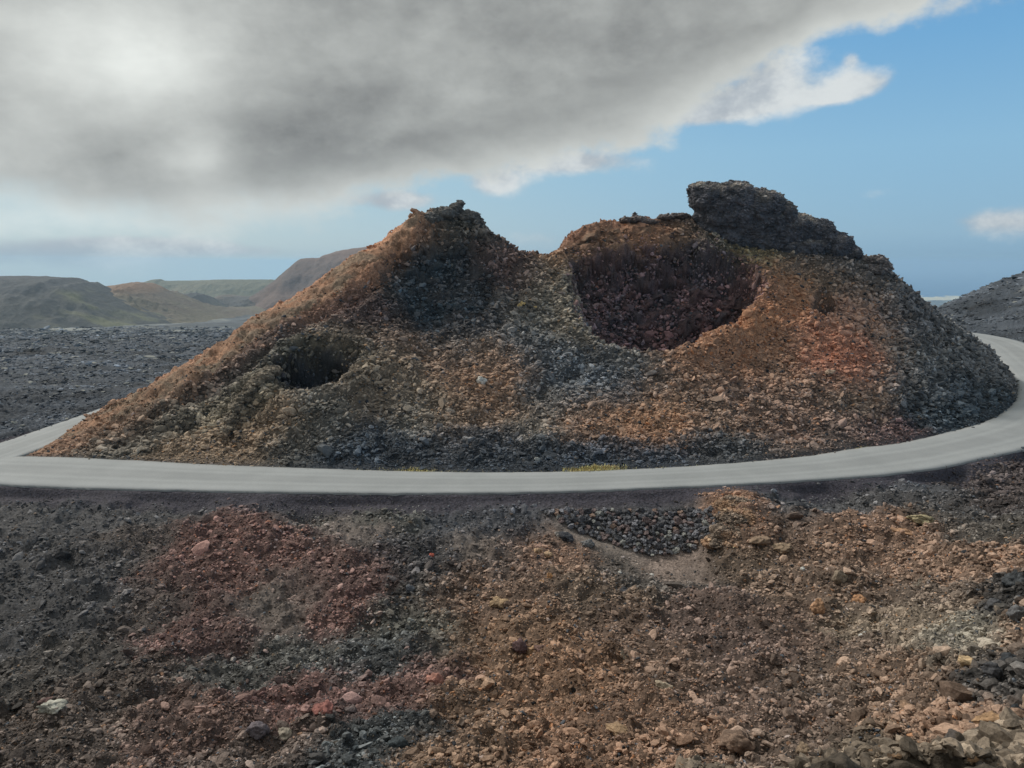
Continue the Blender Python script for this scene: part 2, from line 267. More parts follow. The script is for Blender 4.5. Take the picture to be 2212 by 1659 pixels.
s_((98, 78, 70), (1550, 1300), (1500, 1330), (1600, 1380)); s_((104, 82, 70), (1600, 1480), (1700, 1350), (1650, 1550)); s_((100, 82, 70), (1700, 1600), (1780, 1500), (1850, 1400)); s_((110, 88, 72), (1850, 1260), (1780, 1220), (1700, 1270)); s_((124, 94, 72), (1800, 1150), (1720, 1170)); s_((130, 98, 76), (1950, 1130), (1880, 1160)); s_((72, 74, 80), (1750, 1090), (1850, 1085), (1700, 1120), dens=.5); s_((70, 70, 74), (2000, 1070), (1900, 1090), (2080, 1110), dens=.8)
s_((62, 54, 54), (2150, 1080), (2080, 1060), (2200, 1060), size=1.1); s_((78, 74, 70), (2120, 1140), (2200, 1150), (2050, 1120)); s_((124, 96, 76), (2000, 1200), (2150, 1200), (2200, 1220), size=1.2); s_((102, 86, 74), (2050, 1300), (1950, 1290), size=1.1); s_((128, 112, 94), (1950, 1360), (2000, 1330), (1900, 1330), size=1.1); s_((116, 111, 100), (2080, 1375), (2040, 1355), (2110, 1400), size=1.1); s_((112, 88, 70), (2000, 1450), (1900, 1460), (1950, 1520), size=1.1)
s_((56, 54, 54), (2190, 1290), (2200, 1260), (2160, 1310), (2190, 1440), (2150, 1460), (2200, 1500), size=1.5); s_((122, 92, 70), (2050, 1550), (2120, 1560), (2000, 1580), size=1.3); s_((90, 78, 64), (2190, 1610), (1900, 1620), (2080, 1630), size=1.3); s_((122, 96, 76), (2190, 1370), (2200, 1390), size=1.3)
s_((126, 106, 96), (1450, 1212), (1480, 1225), (1420, 1222), dens=.08, size=.5); s_((112, 100, 92), (1300, 1172), (1250, 1150), (1350, 1195), (1020, 1165), dens=.15, size=.5)
s_((70, 68, 70), (1250, 1130), (1350, 1140), (1450, 1140), (1400, 1170), (1520, 1130), dens=.05, size=.5)
s_((140, 100, 72), (1590, 1085), (1620, 1110), (1570, 1130)); s_((100, 82, 66), (1560, 1170), (1600, 1180), (1660, 1180)); s_((76, 72, 70), (1480, 1250), (1350, 1230))
BIGRIM = ((1222, 566, 72.4), (1234, 620, 69), (1243, 670, 65.5), (1260, 710, 62.6), (1310, 748, 60.6), (1400, 770, 59.4), (1470, 756, 60.2), (1540, 718, 62.2), (1610, 668, 65.2), (1658, 612, 69), (1640, 572, 71.4), (1580, 546, 73), (1480, 524, 74.2), (1400, 522, 74.2), (1320, 536, 73.4), (1262, 560, 72.4))
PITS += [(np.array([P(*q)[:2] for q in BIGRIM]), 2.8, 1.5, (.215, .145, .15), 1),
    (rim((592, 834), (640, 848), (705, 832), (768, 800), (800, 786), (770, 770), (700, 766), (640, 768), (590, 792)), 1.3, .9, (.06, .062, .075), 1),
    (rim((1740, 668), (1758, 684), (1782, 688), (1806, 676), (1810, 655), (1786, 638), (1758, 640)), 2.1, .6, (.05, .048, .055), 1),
    (rim((905, 505), (960, 500), (1010, 520), (1045, 560), (1062, 610), (1078, 645), (1040, 690), (960, 714), (900, 712), (860, 662), (835, 612), (818, 580), (850, 545)), .7, 1.6, (.10, .11, .12), 1),  # shaded hollow under the left peak, shade put into the colour
    (np.array([P(u, v, y + .3)[:2] for u, v, y in SKY[:8]] + [hit(u, v)[:2] for u, v in ((915, 482), (885, 505), (830, 560), (740, 636), (620, 698), (500, 782), (380, 848), (290, 893), (120, 958))]), 0, 1, (.36, .225, .14), .4),
    (rim((1232, 545), (1262, 510), (1300, 492), (1400, 484), (1478, 482), (1500, 502), (1440, 513), (1330, 524), (1262, 548)), 0, 1, (.33, .20, .125), .4)]
for A_, W_2, uv in ((-.4, 2.2, ((925, 610), (945, 690))), (-1.0, .8, ((880, 522), (830, 578), (760, 645), (660, 700), (560, 775), (470, 828), (380, 872), (280, 940))), (-.9, .4, ((600, 850), (560, 880), (520, 910), (498, 945))), (-.7, .6, ((470, 850), (430, 900), (400, 940))), (-.6, .8, ((1125, 600), (1100, 660), (1050, 705), (960, 728))),
    (-.6, .8, ((1250, 790), (1180, 830), (1100, 870), (1040, 900))), (-.6, .9, ((1900, 650), (1940, 750), (1960, 850), (1980, 915))), (.6, .7, ((1212, 570), (1222, 640), (1240, 705), (1296, 758), (1400, 782), (1480, 768))), (.5, .7, ((600, 868), (700, 852), (800, 812), (900, 795))), (.7, .6, ((590, 760), (640, 748), (720, 745), (790, 755))),
    (.5, .8, ((700, 985), (780, 968), (900, 950), (1050, 940), (1200, 958))), (.4, .7, ((1230, 972), (1350, 955), (1500, 962), (1620, 965))), (.6, .8, ((1640, 700), (1560, 748), (1480, 778))), (.5, .6, ((1830, 640), (1900, 640), (1940, 670))), (-.7, .6, ((1700, 585), (1760, 600), (1800, 630), (1850, 640))), (.5, .7, ((760, 700), (840, 735), (930, 745))), (-.5, .6, ((1480, 830), (1560, 860), (1640, 850), (1720, 880))), (.5, .6, ((1500, 845), (1600, 880), (1700, 900)))):
    LINES.append((np.array([hit(u, v)[:2] for u, v in uv]), A_, W_2))
sp_pos = []; sp_val = []
for u, v, cc, dn, sz, r in S:
    x, y, z = hit(u, v)
    sp_pos.append((x, y, z)); sp_val.append([((q / 255.) / 12.92 if q < 10 else (((q / 255.) + .055) / 1.055) ** 2.4) for q in cc] + [dn, sz])
for x, y, z, cc in ((-39, 52, -.4, (62, 62, 66)), (-39.5, 58, -.5, (60, 62, 66)), (-39, 66, -.5, (60, 62, 66)), (-43, 49.5, -.4, (62, 62, 66)), (-60, 52, -.6, (62, 62, 66)), (-50, 60, -1, (62, 66, 72)), (-60, 80, -2, (62, 66, 72)), (-40, 80, -1.5, (60, 62, 68)), (-45, 100, -3, (60, 66, 74)), (80, 100, 2, (78, 78, 80)), (80, 130, 2, (80, 80, 80)), (-80, 70, -1, (62, 66, 72)), (-20, 90, 2, (90, 80, 70)), (20, 95, 4, (90, 78, 70)), (60, 50, 1, (66, 62, 64))):
    sp_pos.append((x, y, z)); sp_val.append([(((q / 255.) + .055) / 1.055) ** 2.4 for q in cc] + [.8, 1.2])
sp_pos = np.array(sp_pos); sp_val = np.array(sp_val)
sp_rad = np.maximum(.022 * sp_pos[:, 1], .5)
ALB = 2.4
_l = sp_val[:, :3].mean(1)[:, None]; sp_val[:, :3] = (_l + (sp_val[:, :3] - _l) * np.where(sp_pos[:, 1] < 42, .60, .72)[:, None]) * np.where(sp_pos[:, 1:2] < 42, [[.82, .79, .745]], [[1.0, 1.0, .97]])
_sc = np.array([1, 1.3, .8]); _p = (sp_pos / _sc).astype(np.float32); _pp = (_p * _p).sum(1); _ir = (1 / sp_rad ** 2).astype(np.float32); _v = sp_val.astype(np.float32)
def field(x, y, z):
    """surface rgb with sampled shading, stone density, stone size - blended from the nearest samples with ragged borders"""
    sc = 1.1
    wx = x + 1.7 * fbm(x / 2.6, y / 2.6, z / 2.6, 5, 5, .62); wy = y + 2.6 * fbm(x / 2.6, y / 2.6, z / 2.6, 5, 55, .62); wz = z + .8 * fbm(x / 2, y / 2, z / 2, 3, 95)
    out = np.empty((len(x), 5))
    for i in range(0, len(x), 8000):
        q = (np.c_[wx[i:i + 8000], wy[i:i + 8000], wz[i:i + 8000]] / _sc).astype(np.float32)
        d2 = ((q * q).sum(1)[:, None] - 2 * (q @ _p.T) + _pp) * _ir
        d2 -= d2.min(1)[:, None]
        d2 *= -.38; W = np.exp(d2, out=d2)
        W /= W.sum(1)[:, None]
        out[i:i + 8000] = W @ _v
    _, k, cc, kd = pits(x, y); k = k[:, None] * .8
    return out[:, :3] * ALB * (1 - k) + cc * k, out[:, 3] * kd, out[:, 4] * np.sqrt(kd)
# ------------------------------------------------------------------ helpers
def mesh_np(name, V, F, smooth=True):
    me = bpy.data.meshes.new(name)
    F = np.asarray(F, np.int32); n = F.shape[1]
    me.vertices.add(len(V)); me.vertices.foreach_set('co', np.asarray(V, np.float32).ravel())
    me.loops.add(F.size); me.loops.foreach_set('vertex_index', F.ravel())
    me.polygons.add(len(F)); me.polygons.foreach_set('loop_start', np.arange(0, F.size, n, dtype=np.int32))
    me.polygons.foreach_set('use_smooth', np.full(len(F), smooth))
    me.update(calc_edges=True); return me
def link(name, me, mat=None, kind=None, label=None, cat=None, group=None, parent=None):
    o = bpy.data.objects.new(name, me); col.objects.link(o)
    if mat: me.materials.append(mat)
    if kind: o['kind'] = kind
    if label: o['label'] = label
    if cat: o['category'] = cat
    if group: o['group'] = group
    if parent: o.parent = parent
    return o
def set_color(me, rgb, name='tint'):
    at = me.color_attributes.new(name, 'FLOAT_COLOR', 'POINT')
    at.data.foreach_set('color', np.c_[rgb, np.ones(len(rgb))].astype(np.float32).ravel())
class NT:
    def __init__(self, tree): self.t = tree; tree.nodes.clear()
    def n(self, typ, **kw):
        nd = self.t.nodes.new(typ)
        for k, v in kw.items():
            if k.startswith('i_'):
                key = k[2:]; nd.inputs[int(key) if key.isdigit() else key].default_value = v
            else: setattr(nd, k, v)
        return nd
    def l(self, a, b): self.t.links.new(a, b)
    def m(self, op, a, b=None, c_=None, clamp=False):
        nd = self.n('ShaderNodeMath', operation=op, use_clamp=clamp)
        for i, q in enumerate((a, b, c_)):
            if q is None: continue
            if isinstance(q, (int, float)): nd.inputs[i].default_value = q
            else: self.l(q, nd.inputs[i])
        return nd.outputs[0]
    def vm(self, op, a, b=None):
        nd = self.n('ShaderNodeVectorMath', operation=op)
        for i, q in enumerate((a, b)):
            if q is None: continue
            if isinstance(q, (tuple, list)): nd.inputs[i].default_value = q
            else: self.l(q, nd.inputs[i])
        return nd
    def ramp(self, fac, stops):
        nd = self.n('ShaderNodeValToRGB'); self.l(fac, nd.inputs[0]); e = nd.color_ramp.elements
        while len(e) < len(stops): e.new(.5)
        for k, (p, cc) in enumerate(stops):
            e[k].position = p; e[k].color = (*cc, 1) if isinstance(cc, tuple) else (cc, cc, cc, 1)
        return nd.outputs[0]
def mixc(N, fac, a, b, mode='MIX'):
    nd = N.n('ShaderNodeMix', data_type='RGBA', blend_type=mode)
    for i, q in ((0, fac), (6, a), (7, b)):
        if isinstance(q, (int, float)): nd.inputs[i].default_value = q
        elif isinstance(q, tuple): nd.inputs[i].default_value = (*q, 1)
        else: N.l(q, nd.inputs[i])
    return nd.outputs[2]
def new_mat(name):
    m = bpy.data.materials.new(name); m.use_nodes = True; N = NT(m.node_tree)
    out = N.n('ShaderNodeOutputMaterial'); b = N.n('ShaderNodeBsdfPrincipled')
    b.inputs['Roughness'].default_value = .85; b.inputs['Specular IOR Level'].default_value = .25
    N.l(b.outputs[0], out.inputs[0]); return m, N, b
def rock_material(name, src, scale=1.0, bump=.6, color=None, var=.5):
    """scoria: tint from the mesh / instance, mottled with cinders and crevices of its own colour, strong bump"""
    m, N, b = new_mat(name)
    geo = N.n('ShaderNodeNewGeometry')
    if src == 'geo':
        base = N.n('ShaderNodeAttribute', attribute_name='tint').outputs['Color']
    elif src == 'inst':
        base = N.n('ShaderNodeAttribute', attribute_name='tint', attribute_type='INSTANCER').outputs['Color']
    else:
        base = N.n('ShaderNodeRGB').outputs[0]; base.default_value = (*color, 1)
    v1 = N.n('ShaderNodeTexNoise', i_Scale=9 / scale, i_Detail=5, i_Roughness=.65); N.l(geo.outputs['Position'], v1.inputs['Vector'])
    v2 = N.n('ShaderNodeTexVoronoi', i_Scale=7 / scale); N.l(geo.outputs['Position'], v2.inputs['Vector'])
    f1 = N.ramp(v1.outputs[0], [(.3, 1 - var), (.5, 1.0), (.72, 1 + var * .9)])
    cc = mixc(N, 1.0, base, f1, 'MULTIPLY')
    f2 = N.ramp(v2.outputs['Color'], [(0, 1 - var * .6), (1, 1 + var * .6)])
    cc = mixc(N, 1.0, cc, f2, 'MULTIPLY')
    N.l(cc, b.inputs['Base Color'])
    v3 = N.n('ShaderNodeTexNoise', i_Scale=26 / scale, i_Detail=4, i_Roughness=.7); N.l(geo.outputs['Position'], v3.inputs['Vector'])
    h = N.m('ADD', N.m('MULTIPLY', v2.outputs['Distance'], .8), v3.outputs[0])
    bp = N.n('ShaderNodeBump', i_Strength=bump, i_Distance=.06 * scale); N.l(h, bp.inputs['Height']); N.l(bp.outputs[0], b.inputs['Normal'])
    return m
M_ground = rock_material('lava_soil', 'geo', 1.0, .8)
M_stone = rock_material('loose_scoria', 'inst', .45, .5, var=.35)
M_crag = rock_material('crag_lava', 'geo', 1.6, .9, var=.4)
M_boulder = rock_material('boulder_lava', 'geo', .6, .7, var=.35)
tick('ground sheet')
# ------------------------------------------------------------------ ground sheet
YR = np.concatenate([np.exp(np.linspace(math.log(2.5), math.log(7), 40, endpoint=False)), np.exp(np.linspace(math.log(7), math.log(40), 430, endpoint=False)), np.linspace(40, 82, 330, endpoint=False), np.exp(np.linspace(math.log(82), math.log(130), 80, endpoint=False)), np.exp(np.linspace(math.log(130), math.log(9000), 330))])
AC = np.concatenate([np.linspace(-1.6, -.78, 90, endpoint=False), np.linspace(-.78, .78, 1050, endpoint=False), np.linspace(.78, 1.6, 90)])
A, Y = np.meshgrid(AC, YR); X = np.clip(A * Y, -5600, 1e9)
shape = X.shape
x = X.ravel(); y = Y.ravel()
# coarse evaluation then bilinear refinement keeps this fast
def coarse_H(x, y):
    return H0(x, y)
si = np.unique(np.r_[np.arange(0, len(YR), 3), len(YR) - 1]); sj = np.unique(np.r_[np.arange(0, len(AC), 6), len(AC) - 1])
Hc = coarse_H(X[np.ix_(si, sj)], Y[np.ix_(si, sj)])
tmp = np.empty((len(si), len(AC)))
for i in range(len(si)): tmp[i] = np.interp(AC, AC[sj], Hc[i])
Z = np.empty(shape)
for j in range(len(AC)): Z[:, j] = np.interp(YR, YR[si], tmp[:, j])
z = Z.ravel()
near = y < 420
xn, yn, zn = x[near], y[near], z[near]
rd, lev = road_dist(xn, yn)
offroad = sstep(rd, .15, 1.8)
mound = in_cone(xn, yn)
steep_dir = np.zeros(len(xn))
zn = zn + pits(xn, yn)[0] + structure_lines(xn, yn) * offroad
rdg = fbm(xn / 4.2, yn / 4.2, zn / 4, 4, 41, .55, ridged=True)
big = fbm(xn / 5.5, yn / 5.5, zn / 5, 4, 3, .5)
lump = fbm(xn / 1.5, yn / 1.5, zn / 1.2, 4, 31, .58)
d1, id1 = cells(xn / .62, yn / .62, zn / .5, 2)
amp = np.where(yn < 41, 1.1, 1.0) * np.clip(1 - (yn - 90) / 120, .3, 1)
z2 = zn + offroad * amp * (.8 * big + .30 * (rdg - .35) + .62 * lump + .24 * (.6 - d1) + .12 * (id1 - .5))
flow = fbm(xn / 14, yn / 30, 0, 4, 77, .6, ridged=True)
z2 += sstep(yn, 88, 130) * (.35 + .004 * (yn - 88)) * (flow + 1.3 * fbm(xn / 4, yn / 7, 0, 4, 177)) * 1.2
z2 += .5 * np.exp(-((rd - 1.1) / .55) ** 2) * (xn < -36.2) * sstep(yn, 46, 52)
# sandy floors stay smooth, the carriageway is flat
for (u, v, r) in ((1450, 1215, 1.9), (1310, 1172, 1.2), (1260, 1130, 1.8), (1350, 1145, 1.9), (1450, 1145, 1.9), (1510, 1135, 1.6)):
    hx, hy, hz = hit(u, v); k = np.exp(-(((xn - hx) / 1.6) ** 2 + (yn - hy) ** 2) / r ** 2); z2 = z2 * (1 - k * .8) + (zn - .05) * k * .8
k = 1 - sstep(rd, .02, .5)
z2 = z2 * (1 - k) + (lev - .045) * k
# bank of cinders along the far side of the back road
z = z.copy(); z[near] = z2
farm = y > 420
z[farm] += (.012 * np.minimum(y[farm], 1500)) * fbm(x[farm] / 160, y[farm] / 300, 0, 5, 201, .6)
V = np.c_[x, y, z]
# sideways push so that steep walls are craggy too
gy, gx = np.gradient(Z)
sy = gy / np.gradient(Y, axis=0)
k = np.clip(np.abs(sy.ravel()), 0, 2.0) * (y < 100) * (y > 30)
push = np.zeros(len(x)); push[near] = offroad * (.9 + .9 * pits(xn, yn)[1] * (xn > 0)) * (1.0 * fbm(xn / 1.3, zn / .8, yn / 2, 4, 301, .6) + .12 * (.5 - d1))
V[:, 1] -= push * np.clip(k - .35, 0, 1.2) * 1.2
n0, n1 = shape
idx = np.arange(n0 * n1).reshape(shape)
F = np.stack([idx[:-1, :-1], idx[:-1, 1:], idx[1:, 1:], idx[1:, :-1]], -1).reshape(-1, 4)
tick('colours')
# colours
rgb = np.tile(np.array([[.075, .085, .1]]), (len(x), 1))
nc = y < 118
rc, dn, sz = field(V[nc, 0], V[nc, 1], V[nc, 2])
fade = sstep(y[nc], 95, 118)[:, None]
kk = np.clip(1 + .55 * fbm(V[nc, 0] / .8, V[nc, 1] / .8, V[nc, 2] / .8, 3, 71), .5, 1.6)[:, None]
rgb[nc] = rc * (.46 + .42 * np.clip(1 - dn, 0, 1))[:, None] * kk * (1 - fade) + rgb[nc] * fade  # painted darker where stones lie dense, for shaded gaps between them
# dark cinder shoulder just below the road edge, its shadow band painted in
kb = ((rd > -.5) * (1 - sstep(rd, .7, 1.9)))
outer = ~mound
rn = rgb[near]; kb2 = (kb * outer)[:, None]
rn = rn * (1 - kb2) + np.array([[.06, .055, .068]]) * kb2
kin = ((1 - sstep(rd, .1, .7)) * mound)[:, None] * .6
rn = rn * (1 - kin) + np.array([[.07, .075, .085]]) * kin
# lava field beyond the road: dark, with paler ash streaks
fl = sstep(yn, 92, 120) + (xn < -38) * (yn > 50)
fl = np.clip(fl, 0, 1)[:, None]
strk = sstep(fbm(xn / 26, np.log(yn) * 9, 0, 4, 411), .22, .36)[:, None] * sstep(yn, 130, 260)[:, None]
pt = fbm(xn / 7, yn / 12, 0, 4, 431)[:, None]
base = np.array([[.055, .064, .078]]) * (1 + 1.3 * pt + 1.2 * fbm(xn / 26, np.log(yn) * 9, 0, 4, 313)[:, None]) + np.array([[.2, .2, .17]]) * strk
rn = rn * (1 - fl) + np.clip(base, .02, 1) * fl
rgb[near] = rn
fz = y > 420
strk = sstep(fbm(x[fz] / 70, np.log(y[fz]) * 14, 0, 4, 511), .05, .3)[:, None]
rgb[fz] = np.array([[.09, .10, .11]]) * (1 + 1.3 * fbm(x[fz] / 60, np.log(y[fz]) * 11, 0, 4, 551))[:, None] + np.array([[.15, .15, .12]]) * strk
rgb[y > 6150] = (.62, .58, .44)
fx, fy = V[F, 0].mean(1), V[F, 1].mean(1)
cone = in_cone(fx, fy)
def sub(F, V, rgb, name, mat, **kw):
    used, inv = np.unique(F, return_inverse=True)
    me = mesh_np(name, V[used], inv.reshape(F.shape)); set_color(me, rgb[used]); return link(name, me, mat, **kw)
ground = sub(F[~cone], V, rgb, 'ground', M_ground, kind='structure')
hill_main = sub(F[cone], V, rgb, 'volcanic_hill', M_ground, kind='structure')
Zfull = V[:, 2].reshape(shape)
def surf(x, y):
    """height of the finished sheet by bilinear lookup"""
    x = np.asarray(x, float); y = np.asarray(y, float); a = x / y
    i = np.clip(np.searchsorted(YR, y) - 1, 0, len(YR) - 2); j = np.clip(np.searchsorted(AC, a) - 1, 0, len(AC) - 2)
    ty = np.clip((y - YR[i]) / (YR[i + 1] - YR[i]), 0, 1); ta = np.clip((a - AC[j]) / (AC[j + 1] - AC[j]), 0, 1)
    return (Zfull[i, j] * (1 - ty) * (1 - ta) + Zfull[i + 1, j] * ty * (1 - ta) + Zfull[i, j + 1] * (1 - ty) * ta + Zfull[i + 1, j + 1] * ty * ta)
tick('road')
# ------------------------------------------------------------------ road
m_road, N, b = new_mat('worn_asphalt')
geo = N.n('ShaderNodeNewGeometry')
at = N.n('ShaderNodeAttribute', attribute_name='across')
n1_ = N.n('ShaderNodeTexNoise', i_Scale=.35, i_Detail=5, i_Roughness=.6); N.l(geo.outputs['Position'], n1_.inputs['Vector'])
n2_ = N.n('ShaderNodeTexNoise', i_Scale=22, i_Detail=3); N.l(geo.outputs['Position'], n2_.inputs['Vector'])
cc = N.ramp(n1_.outputs[0], [(.35, (.285, .298, .30)), (.65, (.325, .338, .34))])
wh = N.ramp(N.m('ABSOLUTE', at.outputs['Fac']), [(0, .93), (.2, .9), (.38, 1.06), (.5, .95), (.7, 1.05), (.93, 1.0), (1, .75)])
cc = mixc(N, 1.0, cc, wh, 'MULTIPLY')
cc = mixc(N, 1.0, cc, N.ramp(n2_.outputs[0], [(.3, .88), (.7, 1.1)]), 'MULTIPLY')
N.l(cc, b.inputs['Base Color']); b.inputs['Roughness'].default_value = .8
bp = N.n('ShaderNodeBump', i_Strength=.3, i_Distance=.01); N.l(n2_.outputs[0], bp.inputs['Height']); N.l(bp.outputs[0], b.inputs['Normal'])
def road_mesh(C, name, lift):
    C = catmull(C, 24); n = len(C); T = np.gradient(C[:, :2], axis=0); T /= np.linalg.norm(T, axis=1)[:, None]
    NN = np.c_[-T[:, 1], T[:, 0]]; rows = []; ac = []
    acs = [-1.015, -1, -.8, -.6, -.4, -.2, 0, .2, .4, .6, .8, 1, 1.015]
    s = np.r_[0, np.cumsum(np.linalg.norm(np.diff(C[:, :2], axis=0), axis=1))]
    for a_ in acs:
        e = a_ * C[:, 3] + (np.abs(a_) > .99) * np.sign(a_) * (.16 * fbm(s / 1.1, 0, a_ * 9, 4, 9) + .1 * fbm(s / 5, 0, a_ * 9, 2, 19))
        p = C[:, :2] + NN * e[:, None]
        zz = C[:, 2] + lift + .03 * (1 - a_ * a_) - (.25 if abs(a_) > 1 else 0)
        rows.append(np.c_[p, zz]); ac.append(np.full(n, a_))
    V = np.array(rows).reshape(-1, 3); i = np.arange(len(acs) * n).reshape(len(acs), n)
    F = np.stack([i[:-1, :-1], i[:-1, 1:], i[1:, 1:], i[1:, :-1]], -1).reshape(-1, 4)
    me = mesh_np(name, V, F[:, ::-1]); a = me.attributes.new('across', 'FLOAT', 'POINT'); a.data.foreach_set('value', np.array(ac, np.float32).ravel())
    return link(name, me, m_road, kind='structure')
road_mesh(ROAD, 'road', .05); road_mesh(BACK, 'road', .046)
# ------------------------------------------------------------------ stone prototypes
def ico(sub):
    import bmesh
    bm = bmesh.new(); bmesh.ops.create_icosphere(bm, subdivisions=sub, radius=1)
    V = np.array([v.co[:] for v in bm.verts]); F = np.array([[v.index for v in f.verts] for f in bm.faces]); bm.free(); return V, F
ICO2, ICO3, ICO4 = ico(2), ico(3), ico(4)
def rock_shape(seed, base, ncut=9, rough=.22, flat=.62, detail=3):
    V0, F = base; r = np.random.default_rng(seed)
    V = V0.copy()
    for k in range(ncut):                                        # broken facets
        d = r.normal(size=3); d /= np.linalg.norm(d); o = r.uniform(.45, .85)
        h = V @ d - o; V -= np.outer(np.clip(h, 0, None) * .9, d)
    n = V / np.linalg.norm(V, axis=1)[:, None]
    V += n * (rough * fbm(V0[:, 0] * 1.4 + seed * 3.1, V0[:, 1] * 1.4, V0[:, 2] * 1.4, detail, seed, .6))[:, None]
    V *= [r.uniform(.85, 1.25), r.uniform(.7, 1.0), flat * r.uniform(.75, 1.25)]
    return V, F
protos = bpy.data.collections.new('scoria_shapes')
for k in range(14):
    V_, F_ = rock_shape(100 + k, ICO2, 9, .6 if k % 2 else .42, .74 if k < 11 else .5)
    me = mesh_np('scoria', V_, F_, smooth=False); me.materials.append(M_stone)
    protos.objects.link(bpy.data.objects.new('scoria', me))
tick('scattered stones')
# ------------------------------------------------------------------ scattered stones
def gn_instancer(me, name, label, cat, kind='stuff'):
    ng = bpy.data.node_groups.get('scatter_stones')
    if not ng:
        ng = bpy.data.node_groups.new('scatter_stones', 'GeometryNodeTree')
        ng.interface.new_socket('Geometry', in_out='INPUT', socket_type='NodeSocketGeometry'); ng.interface.new_socket('Geometry', in_out='OUTPUT', socket_type='NodeSocketGeometry')
        t = ng.nodes; i = t.new('NodeGroupInput'); o = t.new('NodeGroupOutput'); ip = t.new('GeometryNodeInstanceOnPoints')
        ci = t.new('GeometryNodeCollectionInfo'); ci.inputs['Collection'].default_value = protos; ci.inputs['Separate Children'].default_value = True; ci.inputs['Reset Children'].default_value = True
        mp = t.new('GeometryNodeMeshToPoints')
        def na(nm, ty):
            a = t.new('GeometryNodeInputNamedAttribute'); a.data_type = ty; a.inputs[0].default_value = nm; return a.outputs[0]
        L = ng.links.new
        L(i.outputs[0], mp.inputs[0]); L(mp.outputs[0], ip.inputs['Points']); L(ci.outputs[0], ip.inputs['Instance']); ip.inputs['Pick Instance'].default_value = True
        L(na('pick', 'INT'), ip.inputs['Instance Index']); L(na('rot', 'FLOAT_VECTOR'), ip.inputs['Rotation']); L(na('size', 'FLOAT_VECTOR'), ip.inputs['Scale'])
        L(ip.outputs[0], o.inputs[0])
    ob = link(name, me, None, kind=kind, label=label, cat=cat)
    md = ob.modifiers.new('scatter', 'NODES'); md.node_group = ng; return ob
def scatter(name, pos, size, rot, tint, label, cat):
    me = bpy.data.meshes.new(name); n = len(pos)
    me.vertices.add(n); me.vertices.foreach_set('co', pos.astype(np.float32).ravel())
    a = me.attributes.new('pick', 'INT', 'POINT'); a.data.foreach_set('value', RNG.integers(0, 14, n).astype(np.int32))
    a = me.attributes.new('rot', 'FLOAT_VECTOR', 'POINT'); a.data.foreach_set('vector', rot.astype(np.float32).ravel())
    a = me.attributes.new('size', 'FLOAT_VECTOR', 'POINT'); a.data.foreach_set('vector', size.astype(np.float32).ravel())
    a = me.attributes.new('tint', 'FLOAT_COLOR', 'POINT'); a.data.foreach_set('color', np.c_[tint, np.ones(n)].astype(np.float32).ravel())
    return gn_instancer(me, name, label, cat)
def clutter(n, y0, y1, amax, smin, px, smax, seed, power=.42, dmul=1.0):
    r = np.random.default_rng(seed)
    a = r.uniform(-amax, amax, n); yy = np.exp(r.uniform(math.log(y0), math.log(y1), n)); xx = a * yy
    e = .25; h0 = surf(xx, yy); sx = (surf(xx + e, yy) - h0) / e; sy_ = (surf(xx, yy + e) - h0) / e
    area = np.clip(np.sqrt(1 + sx ** 2 + sy_ ** 2), 1, 3)
    rd, lev = road_dist(xx, yy)
    kp = (r.uniform(0, 1, n) < area / 2.2) & (rd > -.9) & ~((xx < -38) & (yy > 50)) & ((yy < 93) | in_cone(xx, yy))
    a, xx, yy, h0, sx, sy_, area, rd = [q[kp] for q in (a, xx, yy, h0, sx, sy_, area, rd)]; n = len(xx)
    jt = r.normal(0, .4, (3, n)) * (.3 + yy / 70); rgbs, dn, sz = field(xx + jt[0], yy + jt[1], h0 + .4 * jt[2])
    patch = .6 + .4 * sstep(fbm(xx / 2.4, yy / 2.4, h0 / 2, 4, 601), -.25, .15)
    keep = (r.uniform(0, 1, n) < np.clip(dn, 0, 1) * patch * dmul) & (r.uniform(0, 1, n) < np.where(rd > .05, np.where(in_cone(xx, yy), .9, .3) + .75 * sstep(rd, .3, 1.6), .20 * np.exp(-(.05 - rd) / .22)))
    xx, yy, h0, sx, sy_, rgbs, sz, rd = [q[keep] for q in (xx, yy, h0, sx, sy_, rgbs, sz, rd)]
    n = len(xx)
    s = np.maximum(smin, px * yy) * np.clip(r.uniform(.02, 1, n) ** -power, 0, 5) * sz
    s = np.minimum(s, smax) * np.clip(.45 + rd * .4, .18, 1); h0 = np.where(rd < .05, h0 + .085, h0)
    br = (np.exp(r.normal(0, np.where(yy < 42, .42, .34), n)) * np.clip(1 + 1.4 * fbm(xx / 1.5, yy / 1.9, h0 / 1.2, 4, 909), .3, 1.8))[:, None]; tint = rgbs * br
    lum = rgbs.mean(1)[:, None]
    q = r.uniform(0, 1, n)[:, None]
    sm_ = (s < np.maximum(.2, .0075 * yy))[:, None]; q = np.where(sm_, q, .5)
    tint = np.where(q < .032, (.5 * lum + .5 * rgbs) * np.array([[1.7, 1.6, 1.6]]) * np.minimum(br, 1.25) + .04, tint)          # pale stones
    tint = np.where((q > .05) & (q < .09), tint * np.array([[1.35, 1.05, .8]]), tint)        # rusty stones
    tint = np.where(q > .93, np.array([[.045, .05, .058]]) * br * 1.2, tint)                 # black stones
    tint = np.clip(tint, .012, None); tint = tint / np.maximum(1, tint.max(1) / .46)[:, None]
    sv = np.c_[s * r.uniform(.8, 1.3, n), s * r.uniform(.7, 1.1, n), s * r.uniform(.6, 1.05, n)] * .5
    rot = np.c_[np.arctan(sy_) * .8 + r.normal(0, .3, n), -np.arctan(sx) * .8 + r.normal(0, .3, n), r.uniform(0, 6.28, n)]
    pos = np.c_[xx, yy, h0 + s * .10]
    return pos, sv, rot, tint, in_cone(xx, yy)
